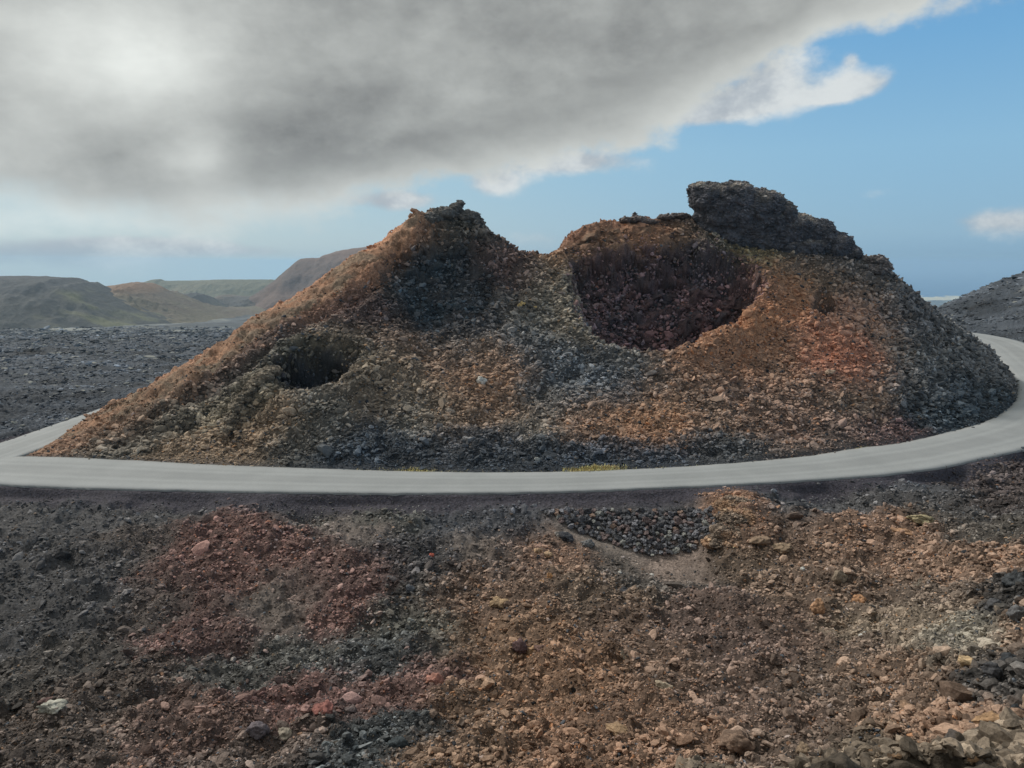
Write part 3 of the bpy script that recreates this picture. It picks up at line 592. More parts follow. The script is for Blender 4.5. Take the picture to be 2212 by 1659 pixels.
sets = [clutter(560000, 8, 100, .84, .06, .0028, .8, 1, .37), clutter(30000, 9, 95, .8, .18, .0058, .9, 2, .30, .5), clutter(130000, 45, 82, .8, .1, .0031, .8, 3, .36), clutter(6000, 9, 95, .8, .3, .011, 1.1, 4, .25, .4), clutter(160000, 8, 95, .84, .04, .0017, .3, 6, .3)]
pos, sv, rot, tint, cn = [np.concatenate([s[k] for s in sets]) for k in range(5)]
scatter('scoria_rubble', pos[~cn], sv[~cn], rot[~cn], tint[~cn], 'loose brown, red and grey lava stones strewn over the ground below the road', 'rubble')
scatter('hill_rubble', pos[cn], sv[cn], rot[cn], tint[cn], 'loose ochre and dark lava stones covering the volcanic hill inside the road bend', 'rubble')
print('stones', len(pos))
r = np.random.default_rng(5)                                                           # blocky lava field left and right beyond the road
n = 110000
a = np.where(r.uniform(size=n) < .75, r.uniform(-.9, -.36, n), r.uniform(.5, .85, n)); yy = np.exp(r.uniform(math.log(50), math.log(900), n)); xx = a * yy
rd, lev = road_dist(xx, yy); k = (~in_cone(xx, yy)) & (rd > .6) & ((yy > 96) | (xx < -38)) & (fbm(xx / 9, yy / 15, 0, 3, 71) > r.uniform(-.5, .3, n)); k &= r.uniform(size=len(k)) > sstep(yy, 380, 880); xx, yy = xx[k], yy[k]; n = len(xx)
s = np.maximum(.13, .0018 * yy) * r.uniform(.04, 1, n) ** -.5 * np.clip(1 + 1.5 * fbm(xx / 12, yy / 25, 0, 3, 999), .5, 2)
tt = np.array([[.085, .097, .115]]) * np.clip(1 + 2.2 * fbm(xx / 26, np.log(yy) * 9, 0, 4, 313), .3, 2.6)[:, None] * np.exp(r.normal(0, .4, n))[:, None]; tt = np.where(r.uniform(size=(n, 1)) < .05, np.array([[.3, .3, .27]]), tt)
scatter('lava_field', np.c_[xx, yy, surf(xx, yy) + s * .08], np.c_[s * 1.3, s, s * .6] * .5, np.c_[r.normal(0, .2, n), r.normal(0, .2, n), r.uniform(0, 6.28, n)], tt, 'dark blocky lava stones covering the plain beyond the road', 'lava')
tick('crags built')
# ------------------------------------------------------------------ crags built from fused lumps
CR = []
def crag(name, lumps, voxel, disp, colf, label, cat, seed=1, mat=None, strata=.0, kind=None, smi=8, nst=0, ssz=.2, nz=-.2):
    vs, fs, off = [], [], 0
    for (x, y, z, rx, ry, rz) in lumps:
        V, F = ICO3; V = V * [rx, ry, rz] + [x, y, z]
        vs.append(V); fs.append(F + off); off += len(V)
    me = mesh_np('tmp', np.concatenate(vs), np.concatenate(fs)); o = bpy.data.objects.new('tmp', me); col.objects.link(o)
    md = o.modifiers.new('r', 'REMESH'); md.mode = 'VOXEL'; md.voxel_size = voxel
    sm = o.modifiers.new('s', 'SMOOTH'); sm.iterations = smi; sm.factor = .6
    dg = bpy.context.evaluated_depsgraph_get(); dg.update(); m2 = bpy.data.meshes.new_from_object(o.evaluated_get(dg))
    bpy.data.objects.remove(o)
    n = len(m2.vertices); V = np.empty(n * 3); m2.vertices.foreach_get('co', V); V = V.reshape(-1, 3)
    Nn = np.empty(n * 3); m2.vertices.foreach_get('normal', Nn); Nn = Nn.reshape(-1, 3)
    s = disp
    X_, Y_, Z_ = V.T / s
    d1, i1 = cells(X_ / 1.3, Y_ / 1.3, Z_ / .8, seed)
    d2, i2 = cells(X_ / .5, Y_ / .5, Z_ / .34, seed + 5); d3, i3 = cells(X_ / .24, Y_ / .24, Z_ / .18, seed + 9)
    d = s * (.62 * fbm(X_ / 2.4, Y_ / 2.4, Z_ / 2.2, 5, seed, .6) + .24 * (i2 - .5) + .12 * (.5 - d2) + .10 * (i3 - .5) + .12 * (.55 - d1) + strata * np.sin(Z_ * 3.2 + 2 * gnoise(X_ / 2, Y_ / 2, Z_ / 2, 3)) + .12 * (i1 - .5))
    V2 = V + Nn * d[:, None]
    m2.vertices.foreach_set('co', V2.astype(np.float32).ravel()); m2.update()
    m2.materials.clear()
    rgb = colf(V2[:, 0], V2[:, 1], V2[:, 2], Nn) if callable(colf) else np.tile(np.array([colf]), (n, 1))
    rgb = np.clip(rgb * np.clip(1 + .7 * fbm(V2[:, 0] / s, V2[:, 1] / s, V2[:, 2] / s, 3, seed + 7) + .5 * (i1 - .5), .3, 2)[:, None], .01, .8)
    set_color(m2, rgb); m2.polygons.foreach_set('use_smooth', np.full(len(m2.polygons), True))
    if nst:
        k = np.flatnonzero(Nn[:, 2] > nz); k = RNG.choice(k, min(nst, len(k)), replace=False)
        CR.append((V2[k], rgb[k] * np.exp(RNG.normal(0, .3, len(k)))[:, None] * 1.1, np.full(len(k), ssz) * RNG.uniform(.1, 1, len(k)) ** -.4))
    return link(name, m2, mat or M_crag, label=label, cat=cat, kind=kind)
def L_(u, v, y, ru, rd_, rv):
    """lump at an image position: half sizes in reference pixels across and down, depth in metres"""
    x, yy, z = P(u, v, y); k = y * 2 * TANX / 2212
    return (x, y, z, ru * k, rd_, rv * k)
dark = lambda x, y, z, n: np.tile(np.array([[.10, .098, .11]]), (len(x), 1)) + np.array([[.22, .18, .13]]) * sstep(n[:, 2], .2, .9)[:, None] * sstep(fbm(x / 2, y / 2, z / 2, 3, 9), -.3, .3)[:, None]  # up-facing faces lightened to paint the lit top
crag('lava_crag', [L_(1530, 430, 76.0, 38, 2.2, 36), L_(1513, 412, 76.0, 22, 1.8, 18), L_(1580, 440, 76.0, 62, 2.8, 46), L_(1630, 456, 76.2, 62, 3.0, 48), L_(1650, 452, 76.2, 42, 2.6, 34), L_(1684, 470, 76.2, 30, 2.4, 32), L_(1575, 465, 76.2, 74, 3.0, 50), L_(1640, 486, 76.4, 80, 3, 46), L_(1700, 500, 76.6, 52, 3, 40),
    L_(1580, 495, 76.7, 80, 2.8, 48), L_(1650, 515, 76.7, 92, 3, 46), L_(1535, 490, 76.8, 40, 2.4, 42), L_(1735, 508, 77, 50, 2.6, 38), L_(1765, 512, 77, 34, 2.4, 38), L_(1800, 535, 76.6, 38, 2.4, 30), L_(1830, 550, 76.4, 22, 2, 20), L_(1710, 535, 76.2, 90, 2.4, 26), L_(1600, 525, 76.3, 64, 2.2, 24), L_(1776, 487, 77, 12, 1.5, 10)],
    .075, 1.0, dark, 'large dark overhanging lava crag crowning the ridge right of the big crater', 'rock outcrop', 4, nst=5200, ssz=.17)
crag('summit_rock', [L_(965, 462, 71, 30, 1.3, 14), L_(985, 450, 71, 15, .9, 11), L_(996, 441, 71, 8, .6, 6), L_(1012, 468, 71.2, 22, 1.2, 13), L_(935, 472, 70.6, 26, 1.1, 12), L_(1032, 482, 71.4, 13, 1, 12)], .06, .6,
    (.15, .14, .13), 'small jagged rock cap on the pointed left peak of the volcanic hill', 'rock outcrop', 5, nst=500, ssz=.17)
crag('ridge_rock', [L_(1892, 566, 75.4, 22, 1.4, 14), L_(1875, 566, 75.6, 16, 1.2, 12), L_(1906, 580, 75, 15, 1.2, 14), L_(1890, 585, 74.8, 26, 1.4, 14), L_(1862, 560, 76, 9, .8, 10)], .06, .65,
    (.16, .14, .135), 'squat dark rock knob on the right skyline below the large crag', 'rock outcrop', 6, nst=350, ssz=.2)
crag('ridge_rock', [L_(1352, 476, 76.6, 14, .8, 7), L_(1375, 474, 76.6, 18, .9, 7), L_(1400, 480, 76.6, 20, .9, 6), L_(1440, 470, 77, 20, 1, 6), L_(1470, 467, 77.2, 22, 1, 6), L_(1371, 467, 76.6, 4, .4, 5)], .08, .4,
    (.17, .14, .13), 'low flat line of broken rock on the plateau edge left of the large crag', 'rock outcrop', 8, nst=400, ssz=.17)
def fcol(x, y, z, n):
    return field(x, y, z)[0]
crag('lava_levee', [L_(575, 812, 54.6, 18, .9, 12), L_(560, 828, 54.2, 18, .9, 14), L_(545, 845, 53.6, 16, .9, 14), L_(530, 862, 53, 15, .8, 13), L_(516, 882, 52.4, 14, .8, 12), L_(500, 905, 51.6, 13, .7, 12), L_(490, 930, 50.8, 11, .6, 10), L_(590, 800, 55, 20, .8, 10)], .06, .8,
    lambda x, y, z, n: np.tile(np.array([[.20, .165, .125]]), (len(x), 1)), 'raised crust of an old lava channel running down from the small crater', 'rock outcrop', 12, nst=900, ssz=.16)
crag('rock_outcrop', [L_(1590, 1092, 38.6, 46, .8, 18), L_(1600, 1118, 37.8, 56, 1.0, 22), L_(1575, 1150, 37, 38, .9, 18), L_(1630, 1145, 37.2, 40, .9, 20), L_(1585, 1172, 36.3, 28, .7, 9), L_(1540, 1172, 36.6, 20, .6, 12)], .04, .45,
    lambda x, y, z, n: np.array([[.20, .155, .12]]) + np.array([[.16, .07, .02]]) * sstep(fbm(x / 1.2, y / 1.2, z / .8, 3, 4), -.15, .2)[:, None], 'orange topped hump of lava beside the stone lined pit under the road', 'rock outcrop', 14, strata=.05, nst=1400, ssz=.12)
cp_, ct_, cs_ = [np.concatenate([q[k] for q in CR]) for k in range(3)]; nn = len(cp_)
scatter('crag_rubble', cp_, np.c_[cs_ * 1.1, cs_, cs_ * .8] * .5, RNG.uniform(-1, 1, (nn, 3)) * [.5, .5, 3.1], np.clip(ct_, .012, .6), 'broken lava lumps crusting the crags and outcrops', 'rubble')
# ------------------------------------------------------------------ dry stone revetment of the pit
def revetment():
    vs, fs, cs, off = [], [], [], 0; r = np.random.default_rng(77)
    top = lambda u: 1098 + 0 * u
    bot = lambda u: np.interp(u, [1185, 1255, 1310, 1400, 1440, 1490, 1530, 1560], [1108, 1148, 1168, 1197, 1196, 1188, 1166, 1120])
    P_ = []
    for k in range(9000):
        u, v = r.uniform(1180, 1556), r.uniform(1096, 1202); w_ = 10 + 13 * r.random() ** 1.6 * (1 + .25 * (v - 1100) / 100)
        if v > bot(u) - 1 or v < 1099 + 5 * gnoise(np.array([u / 30]), 0, 0)[0]: continue
        if all(((u - a_[0]) / 1.0) ** 2 + ((v - a_[1]) / .72) ** 2 > ((w_ + a_[2]) * .35) ** 2 for a_ in P_): P_.append((u, v, w_))
    for u, v, w_ in P_:
        x, y_, z_ = hit(u, v); V, F = rock_shape(int(r.integers(1, 99999)), ICO3, 11, .75, .9); k = y_ * 2 * TANX / 2212
        V = V / np.abs(V).max(0); s = np.array([w_ * .56 * k, .2, w_ * .44 * k * r.uniform(.85, 1.15)])
        th = r.uniform(-.5, .5); R = np.array([[math.cos(th), 0, math.sin(th)], [0, 1, 0], [-math.sin(th), 0, math.cos(th)]])
        V = (V * s) @ R.T + [x, y_ - .1 - r.uniform(0, .08), z_ + .02]
        cc = np.array([.115, .115, .125]) * math.exp(r.normal(0, .42)); q = r.random()
        if q < .035: cc = np.array([.26, .18, .14])
        elif q < .25: cc = np.array([.17, .13, .125])
        elif q < .3: cc = np.array([.28, .28, .26])
        vs.append(V); fs.append(F + off); off += len(V); cs.append(np.tile(cc, (len(V), 1)))
    me = mesh_np('dry_stone_wall', np.concatenate(vs), np.concatenate(fs), smooth=False); set_color(me, np.concatenate(cs))
    link('dry_stone_wall', me, M_boulder, label='dry laid dark stone wall lining the small pit just below the road', cat='stone wall')
revetment()
tick('single boulders')
# ------------------------------------------------------------------ single boulders
BG = 'boulders among the loose scoria'
def boulder(u, v, wpx, hpx, rgb, label, seed, cut=9, rough=.35, yaw=None):
    x, y_, z_ = hit(u, v + hpx * .35); z_ = float(surf(x, y_)); k = y_ * 2 * TANX / 2212
    V, F = rock_shape(seed, ICO4, cut, rough, 1.0, 4)
    V /= np.abs(V).max(0)
    th = .35 * (seed % 7 - 3) if yaw is None else yaw
    ry = .8
    V = V * [wpx / 2 * k, wpx / 2 * k * ry, hpx / 2 * k * 1.08]
    t2 = .12 * (seed % 5 - 2)
    V = V @ np.array([[math.cos(t2), 0, -math.sin(t2)], [0, 1, 0], [math.sin(t2), 0, math.cos(t2)]])
    nrm = V / (np.linalg.norm(V, axis=1)[:, None] + 1e-9); sc = max(wpx * k, .2)
    c1, ci = cells(V[:, 0] / sc * 4, V[:, 1] / sc * 4, V[:, 2] / sc * 5, seed)
    V = V + nrm * (sc * (.20 * fbm(V[:, 0] / sc * 3.5 + seed, V[:, 1] / sc * 3.5, V[:, 2] / sc * 4.5, 5, seed, .62) + .07 * (ci - .5) + .05 * (.5 - c1)))[:, None]
    me = mesh_np('boulder', V, F); rgb = np.array(rgb)
    tv = np.clip(1 + .9 * fbm(V[:, 0] / sc * 3, V[:, 1] / sc * 3, V[:, 2] / sc * 3, 4, seed + 3), .35, 1.8)[:, None]
    set_color(me, rgb[None] * tv)
    o = link('boulder', me, M_boulder, label=label, cat='boulder', group=BG)
    o.location = (x, y_, z_ + hpx * k * .22); return o
W_, PALE, TAN, ORG, RED, DRK, GRY, BRN = (.62, .62, .58), (.42, .40, .375), (.46, .32, .2), (.46, .25, .12), (.5, .14, .1), (.06, .062, .07), (.17, .17, .175), (.24, .17, .13)
boulder(1734, 1240, 13, 10, W_, 'small bright white stone lying on brown scoria right of the pit', 3)
boulder(1871, 1346, 30, 24, (.55, .55, .52), 'round pale grey boulder in the right foreground with a dark hollow beneath it', 5)
boulder(2086, 1434, 50, 26, (.55, .40, .24), 'angular tan slab with a pointed left end near the dark rocks on the right', 8, cut=12, rough=.15)
boulder(932, 1193, 12, 11, (.6, .16, .11), 'small bright red stone among dark rubble left of centre', 9)
boulder(1182, 1187, 26, 18, TAN, 'pale ochre boulder left of the stone lined pit', 10)
boulder(1163, 1183, 20, 16, TAN, 'smaller ochre boulder touching the left side of a pale ochre one', 12)
boulder(1172, 1169, 38, 20, (.28, .18, .14), 'brown knobbly boulder capping a cluster of ochre stones left of the pit', 13)
boulder(1224, 1155, 38, 18, DRK, 'dark flat boulder at the left end of the stone wall', 14)
boulder(1208, 1149, 30, 12, PALE, 'pale flat stone resting behind the dark boulder by the wall', 15)
boulder(1268, 1170, 34, 18, (.15, .15, .15), 'grey black boulder on the sandy path into the pit', 16)
boulder(1188, 1243, 14, 18, ORG, 'upright orange stone below the ochre boulder cluster', 18)
boulder(1168, 1253, 20, 12, ORG, 'flat orange stone left of an upright orange one', 19)
boulder(1154, 1407, 40, 24, (.42, .27, .16), 'tan cracked boulder in the centre foreground beside a dark maroon one', 20)
boulder(1122, 1407, 36, 30, (.12, .075, .075), 'dark maroon boulder in the centre foreground', 22)
boulder(1172, 1418, 42, 20, (.14, .085, .07), 'dark brown slab just right of the maroon boulder', 23)
boulder(1258, 1430, 34, 24, (.3, .2, .15), 'rounded brown boulder sitting alone in the lower centre', 24)
boulder(1345, 1262, 38, 14, DRK, 'black flat boulder below the sandy pit floor', 25)
boulder(1340, 1225, 12, 8, W_, 'small white chip at the lip of the sandy pit', 26)
boulder(1402, 1236, 26, 14, (.6, .58, .54), 'whitish crumbly stone on the near rim of the pit', 28)
boulder(1432, 1498, 44, 28, (.40, .33, .24), 'pale topped boulder leaning in the lower foreground right of centre', 29)
boulder(1640, 1172, 46, 20, (.28, .20, .14), 'tan overhanging slab at the foot of the orange hump', 30)
boulder(1690, 1178, 44, 18, (.30, .22, .15), 'tan slab with a dark gap beneath, right of the orange hump', 32)
boulder(1812, 1252, 36, 32, (.24, .19, .14), 'rounded brown boulder next to an orange one in the right foreground', 33)
boulder(1850, 1278, 44, 22, (.4, .22, .12), 'low orange boulder right of a rounded brown one', 35)
boulder(1766, 1290, 34, 44, (.42, .25, .15), 'tall orange crumbling rock with a dark hollow at its foot', 36)
boulder(1995, 1115, 60, 22, (.34, .29, .18), 'yellowish lichen tinted boulder on the right below the road', 38)
boulder(1945, 1135, 60, 18, (.42, .25, .15), 'long orange flat boulder left of a yellowish one', 39)
boulder(1732, 1098, 36, 18, DRK, 'dark slab lying on grey ash under the road at right', 40)
boulder(612, 1563, 40, 34, (.40, .35, .28), 'pale yellowish boulder at lower left', 42)
boulder(555, 1572, 60, 36, (.14, .12, .13), 'dark grey boulder touching the pale yellowish one', 43)
boulder(118, 1548, 62, 28, (.42, .41, .35), 'pale greenish pointed slab in the lower left corner area', 44)
boulder(100, 1510, 40, 24, (.16, .1, .09), 'dark reddish boulder just above the pale greenish slab', 45)
boulder(100, 1166, 14, 14, GRY, 'solitary grey cobble on smooth ash at far left', 46)
boulder(885, 1268, 24, 18, (.13, .14, .155), 'round blue grey cobble left of the brown slope', 48)
boulder(905, 1222, 22, 16, (.14, .13, .13), 'round charcoal cobble just below the small red stone', 49)
boulder(888, 1320, 18, 16, (.3, .31, .3), 'smooth pale grey cobble lying in mixed rubble', 50)
boulder(1075, 1292, 60, 20, (.36, .25, .15), 'flat ochre boulder in the middle of the brown slope', 52)
boulder(700, 1545, 60, 26, (.3, .13, .11), 'long brick red boulder at lower left of centre', 53)
boulder(940, 1455, 44, 34, (.36, .18, .14), 'upright salmon red boulder in lower centre left', 54)
boulder(860, 1590, 60, 44, (.05, .06, .065), 'black boulder at the bottom left of centre', 56)
boulder(1590, 1600, 90, 44, (.22, .15, .11), 'broad brown boulder at the bottom edge right of centre', 57)
boulder(1735, 1608, 44, 34, (.26, .19, .13), 'rounded tan cobble pair member at the bottom right', 58)
boulder(1340, 1590, 70, 20, (.34, .23, .14), 'flat tan slab near the bottom centre', 59)
boulder(2140, 1545, 90, 36, (.4, .25, .14), 'long orange boulder low on the right edge', 60)
boulder(2190, 1560, 60, 30, (.36, .22, .13), 'orange brown boulder cut by the right edge of the view', 62)
boulder(2070, 1590, 70, 60, (.1, .085, .075), 'dark rounded boulder left of the long orange one', 63)
boulder(2188, 1265, 54, 50, (.07, .075, .08), 'big black boulder on the right edge below the tan bank', 64)
boulder(2150, 1300, 44, 36, (.09, .09, .095), 'dark grey boulder left of the big black one', 65)
boulder(2196, 1325, 40, 44, (.15, .15, .155), 'grey boulder on the right edge under the big black one', 66)
boulder(2180, 1430, 60, 50, (.05, .054, .06), 'black boulder on the right edge beside the tan slab', 67)
boulder(2140, 1470, 56, 36, (.075, .075, .08), 'charcoal boulder below the pointed tan slab', 68)
boulder(2200, 1500, 50, 50, (.05, .055, .06), 'black boulder hard against the right edge low down', 69)
boulder(1900, 1545, 70, 38, (.34, .22, .14), 'ochre knobbly boulder in the lower right', 70)
boulder(1960, 1520, 44, 26, (.32, .21, .14), 'smaller ochre boulder behind the knobbly one at lower right', 72)
boulder(1040, 824, 24, 17, (.62, .6, .55), 'single white boulder on the middle of the volcanic hill', 74)
boulder(1126, 658, 20, 12, (.5, .36, .16), 'yellow ochre boulder below the saddle of the hill', 75)
boulder(1157, 660, 9, 7, (.5, .34, .15), 'small yellow ochre stone right of a bigger one below the saddle', 76)
boulder(1012, 961, 30, 22, (.26, .25, .25), 'pale grey rough boulder on the dark bank above the road', 77)
boulder(1162, 992, 16, 14, (.3, .31, .3), 'small pale grey block standing near the road edge', 78)
boulder(1860, 700, 12, 10, (.55, .32, .2), 'small salmon boulder on the orange right slope', 79)
boulder(1790, 812, 26, 12, (.36, .27, .2), 'light brown flat boulder on the lower right slope of the hill', 80)
boulder(938, 740, 10, 9, (.3, .3, .3), 'small grey stone in the hollow under the left peak', 81)
boulder(1870, 573, 20, 12, (.19, .18, .18), 'dark block on the skyline left of the squat rock knob', 82)
tick('dry grass')
# ------------------------------------------------------------------ dry grass and twig
m_grass, N, b = new_mat('dry_grass'); N.l(N.n('ShaderNodeAttribute', attribute_name='tint').outputs['Color'], b.inputs['Base Color'])
def grass(name, spans, n, label):
    r = np.random.default_rng(3); V = []; F = []; C = []
    for k in range(n):
        sp_ = spans[r.integers(len(spans))]; u = np.clip(r.normal((sp_[0] + sp_[1]) / 2, (sp_[1] - sp_[0]) / 3.6), sp_[0] - 8, sp_[1] + 8)
        i = int(np.argmin(np.abs(ROADC[:, 0] - P(u, 1016, 46.2)[0]))); rx, ry_ = ROADC[i, 0], ROADC[i, 1] + ROADC[i, 3] + r.uniform(-.12, .28)
        x = P(u, 1016, ry_)[0]; i = int(np.argmin(np.abs(ROADC[:, 0] - x))); y_ = ROADC[i, 1] + ROADC[i, 3] + r.uniform(-.05, .4)
        z_ = max(float(surf(x, y_)), 0) - .02; h = r.uniform(.05, .19) * sp_[2] * (.4 + 1.2 * r.random() ** 2); th = r.uniform(0, 6.28); le = r.uniform(.05, .16); wd = .014
        dx, dy = math.cos(th), math.sin(th); b0 = len(V)
        V += [(x - dy * wd, y_ + dx * wd, z_), (x + dy * wd, y_ - dx * wd, z_), (x + dx * le * .5 + dy * wd * .7, y_ + dy * le * .5 - dx * wd * .7, z_ + h * .65), (x + dx * le * .5 - dy * wd * .7, y_ + dy * le * .5 + dx * wd * .7, z_ + h * .65), (x + dx * le, y_ + dy * le, z_ + h)]
        F += [(b0, b0 + 1, b0 + 2, b0 + 3), (b0 + 3, b0 + 2, b0 + 4)]
        cc = np.array([.95, .74, .36]) * r.uniform(.6, 1.2) if r.random() < .8 else np.array([.5, .46, .24]); C += [cc] * 5
    me = bpy.data.meshes.new(name); me.from_pydata(V, [], F); me.update(); set_color(me, np.clip(np.array(C), 0, .8))
    return link(name, me, m_grass, kind='stuff', label=label, cat='grass')
grass('dry_grass', [(1225, 1345, 1.1), (1225, 1345, 1.1), (1240, 1330, 1.2), (870, 930, .8), (780, 1000, .4), (1050, 1500, .35), (1850, 1900, .4)], 5200, 'dry yellow grass growing along the inner edge of the road')
# dead plant
def twig(u, v, name, label, seed, hh):
    x, y_, z_ = hit(u, v); z_ = float(surf(x, y_)); r = np.random.default_rng(seed)
    m, N, b = new_mat('dead_wood'); b.inputs['Base Color'].default_value = (.55, .52, .44, 1)
    V, F = [], []
    def limb(p, d, L, rad, dep):
        p = np.array(p); d = np.array(d) / np.linalg.norm(d); n = 4; prev = None
        for k in range(n + 1):
            q = p + d * L * k / n + np.array([0, 0, .02 * k * k * (r.random() - .6)]); rr = rad * (1 - .6 * k / n)
            s = np.cross(d, [0, .3, 1]); s /= np.linalg.norm(s); t = np.cross(d, s); b0 = len(V)
            for m_ in range(5):
                an = 2 * PI * m_ / 5; V.append(tuple(q + rr * (math.cos(an) * s + math.sin(an) * t)))
            if prev is not None:
                for m_ in range(5): F.append((prev + m_, prev + (m_ + 1) % 5, b0 + (m_ + 1) % 5, b0 + m_))
            prev = b0
            if dep and k in (2, 3, 4):
                limb(q, d + r.normal(0, .6, 3), L * .5, rr * .7, dep - 1)
    for k in range(5): limb((0, 0, 0), (r.normal(0, .5), r.normal(0, .5), 1), hh, .014, 2)
    me = bpy.data.meshes.new(name); me.from_pydata(V, [], F); me.update()
    o = link(name, me, m, label=label, cat='dead plant'); o.location = (x, y_, z_ - .02)
twig(1983, 1258, 'dead_shrub', 'thin pale leafless twigs standing in brown scoria at right', 3, .34)
twig(1345, 1432, 'dead_shrub', 'small bleached tuft of twigs in the lower centre scoria', 4, .2)
tick('distant hills')
# ------------------------------------------------------------------ distant hills
m_hill = rock_material('distant_slope', 'geo', 40, .5, var=.22)
def hill(D, W, prof, base, colf, seed, rough=1.0, nx=300, ny=110, name='distant_hill', skew=0.0):
    us = np.linspace(prof[0][0], prof[-1][0], nx); vs_ = np.interp(us, [p[0] for p in prof], [p[1] for p in prof])
    t = np.linspace(-1, 1, ny)
    V = np.empty((ny, nx, 3))
    for i, (u, v) in enumerate(zip(us, vs_)):
        x0, y0, z0 = P(u, v, D)
        e = math.sin(PI * np.clip((i / (nx - 1)) * 1.0, 0, 1)) ** .3
        V[:, i, 0] = x0 * (1 + t * W / D * .5); V[:, i, 1] = D + t * W
        prf = np.where(t < 0, (np.cos(np.clip(-t, 0, 1) * PI) * .5 + .5) ** .85, np.cos(t * PI) * .5 + .5)
        V[:, i, 2] = base + (z0 - base) * prf
    V = V.reshape(-1, 3); k = W / 6
    bump = fbm(V[:, 0] / k, V[:, 1] / k, 0, 5, seed, .55, ridged=True)
    hh = np.clip((V[:, 2] - base) / 30, 0, 1); tt = np.repeat(t, nx)
    V[:, 2] += rough * W * .024 * bump * hh * (.05 + .95 * sstep(np.abs(tt), 0, .45)) + rough * W * .004 * fbm(V[:, 0] / k * 6, V[:, 1] / k * 6, 0, 3, seed + 1)
    i = np.arange(nx * ny).reshape(ny, nx); F = np.stack([i[:-1, :-1], i[:-1, 1:], i[1:, 1:], i[1:, :-1]], -1).reshape(-1, 4)
    me = mesh_np(name, V, F); set_color(me, np.clip(colf(V[:, 0], V[:, 1], V[:, 2], tt), .01, .8)); return link(name, me, m_hill, kind='structure')
def hc(a, b_, seed, k=120, lo=-.15, hi=.25, tc=None):
    def f_(x, y, z, t):
        m = sstep(fbm(x / k, y / k, z / k * 2, 4, seed), lo, hi)[:, None]
        cc = np.array([a]) * (1 - m) + np.array([b_]) * m
        if tc is not None:
            q = sstep(z + 8 * fbm(x / 60, y / 60, 0, 3, seed + 5), tc[0], tc[1])[:, None]; cc = cc * (1 - q) + np.array([tc[2]]) * q
        return cc
    return f_
hill(1900, 520, [(300, 690), (420, 670), (520, 650), (545, 643), (575, 624), (605, 600), (630, 578), (645, 564), (655, 559), (668, 558), (692, 557), (700, 552), (730, 543), (760, 537), (800, 533), (850, 531), (950, 531), (1060, 560), (1200, 640)], -128, hc((.12, .095, .09), (.17, .12, .10), 1, 200, tc=(-10, 60, (.20, .135, .11))), 21)
hill(2700, 420, [(120, 700), (230, 650), (290, 618), (312, 610), (330, 604), (345, 603), (352, 607), (420, 606), (480, 604), (585, 604), (660, 612), (760, 620), (820, 650)], -160, hc((.15, .15, .105), (.20, .185, .13), 3, 260), 22)
hill(1750, 330, [(400, 705), (440, 655), (470, 640), (486, 637), (520, 641), (545, 641), (570, 655), (600, 672), (660, 700)], -112, hc((.10, .10, .10), (.15, .13, .11), 5, 120), 23)
hill(1450, 330, [(250, 700), (320, 655), (352, 636), (375, 633), (395, 637), (415, 633), (430, 637), (450, 652), (480, 672), (530, 702)], -95, hc((.09, .095, .10), (.15, .15, .12), 7, 110), 24)
hill(1250, 420, [(100, 700), (190, 632), (225, 619), (260, 615), (286, 610), (305, 611), (325, 620), (355, 636), (400, 657), (450, 680), (520, 704)], -80, hc((.15, .125, .10), (.17, .15, .11), 8, 110, tc=(-40, -22, (.24, .16, .11))), 25)
hill(1050, 460, [(-700, 640), (-420, 606), (-200, 598), (0, 597), (40, 597), (90, 598), (118, 601), (142, 600), (158, 608), (172, 612), (178, 610), (190, 617), (230, 640), (300, 672), (380, 700)], -72, hc((.075, .08, .08), (.15, .155, .10), 9, 90, .0, .3, tc=(-32, -18, (.085, .09, .095))), 26, rough=1.0)
tick('sea')
# ------------------------------------------------------------------ sea
m_sea, N, b = new_mat('sea_water'); b.inputs['Base Color'].default_value = (.02, .13, .32, 1); b.inputs['Roughness'].default_value = .35; b.inputs['Specular IOR Level'].default_value = .5
geo = N.n('ShaderNodeNewGeometry'); t1 = N.n('ShaderNodeTexNoise', i_Scale=.02, i_Detail=3); N.l(geo.outputs['Position'], t1.inputs['Vector']); bp = N.n('ShaderNodeBump', i_Strength=.25, i_Distance=4.); N.l(t1.outputs[0], bp.inputs['Height']); N.l(bp.outputs[0], b.inputs['Normal'])
sv_ = [(2000, 5600), (2600, 5600), (16000, 5600), (60000, 5600), (60000, 62000), (7000, 62000)]
me = bpy.data.meshes.new('sea'); me.from_pydata([(x_, y_, -300) for x_, y_ in sv_], [], [tuple(range(6))]); me.update(); link('sea', me, m_sea, kind='structure')
# ------------------------------------------------------------------ haze
m_hz = bpy.data.materials.new('haze'); m_hz.use_nodes = True; N = NT(m_hz.node_tree); out = N.n('ShaderNodeOutputMaterial'); pv = N.n('ShaderNodeVolumePrincipled'); pv.inputs['Color'].default_value = (.54, .79, 1, 1); pv.inputs['Density'].default_value = 1.0e-4; pv.inputs['Anisotropy'].default_value = .2
N.l(pv.outputs[0], out.inputs['Volume'])
bx = [(-5700, -200, -345), (61000, -200, -345), (61000, 63000, -345), (-5700, 63000, -345)]; bv = bx + [(a_, b_, 90) for a_, b_, _ in bx]
me = bpy.data.meshes.new('haze'); me.from_pydata(bv, [], [(3, 2, 1, 0), (4, 5, 6, 7), (0, 1, 5, 4), (1, 2, 6, 5), (2, 3, 7, 6), (3, 0, 4, 7)]); me.update()
link('haze', me, m_hz, kind='stuff', label='pale blue air haze over the plain and distant hills', cat='haze')
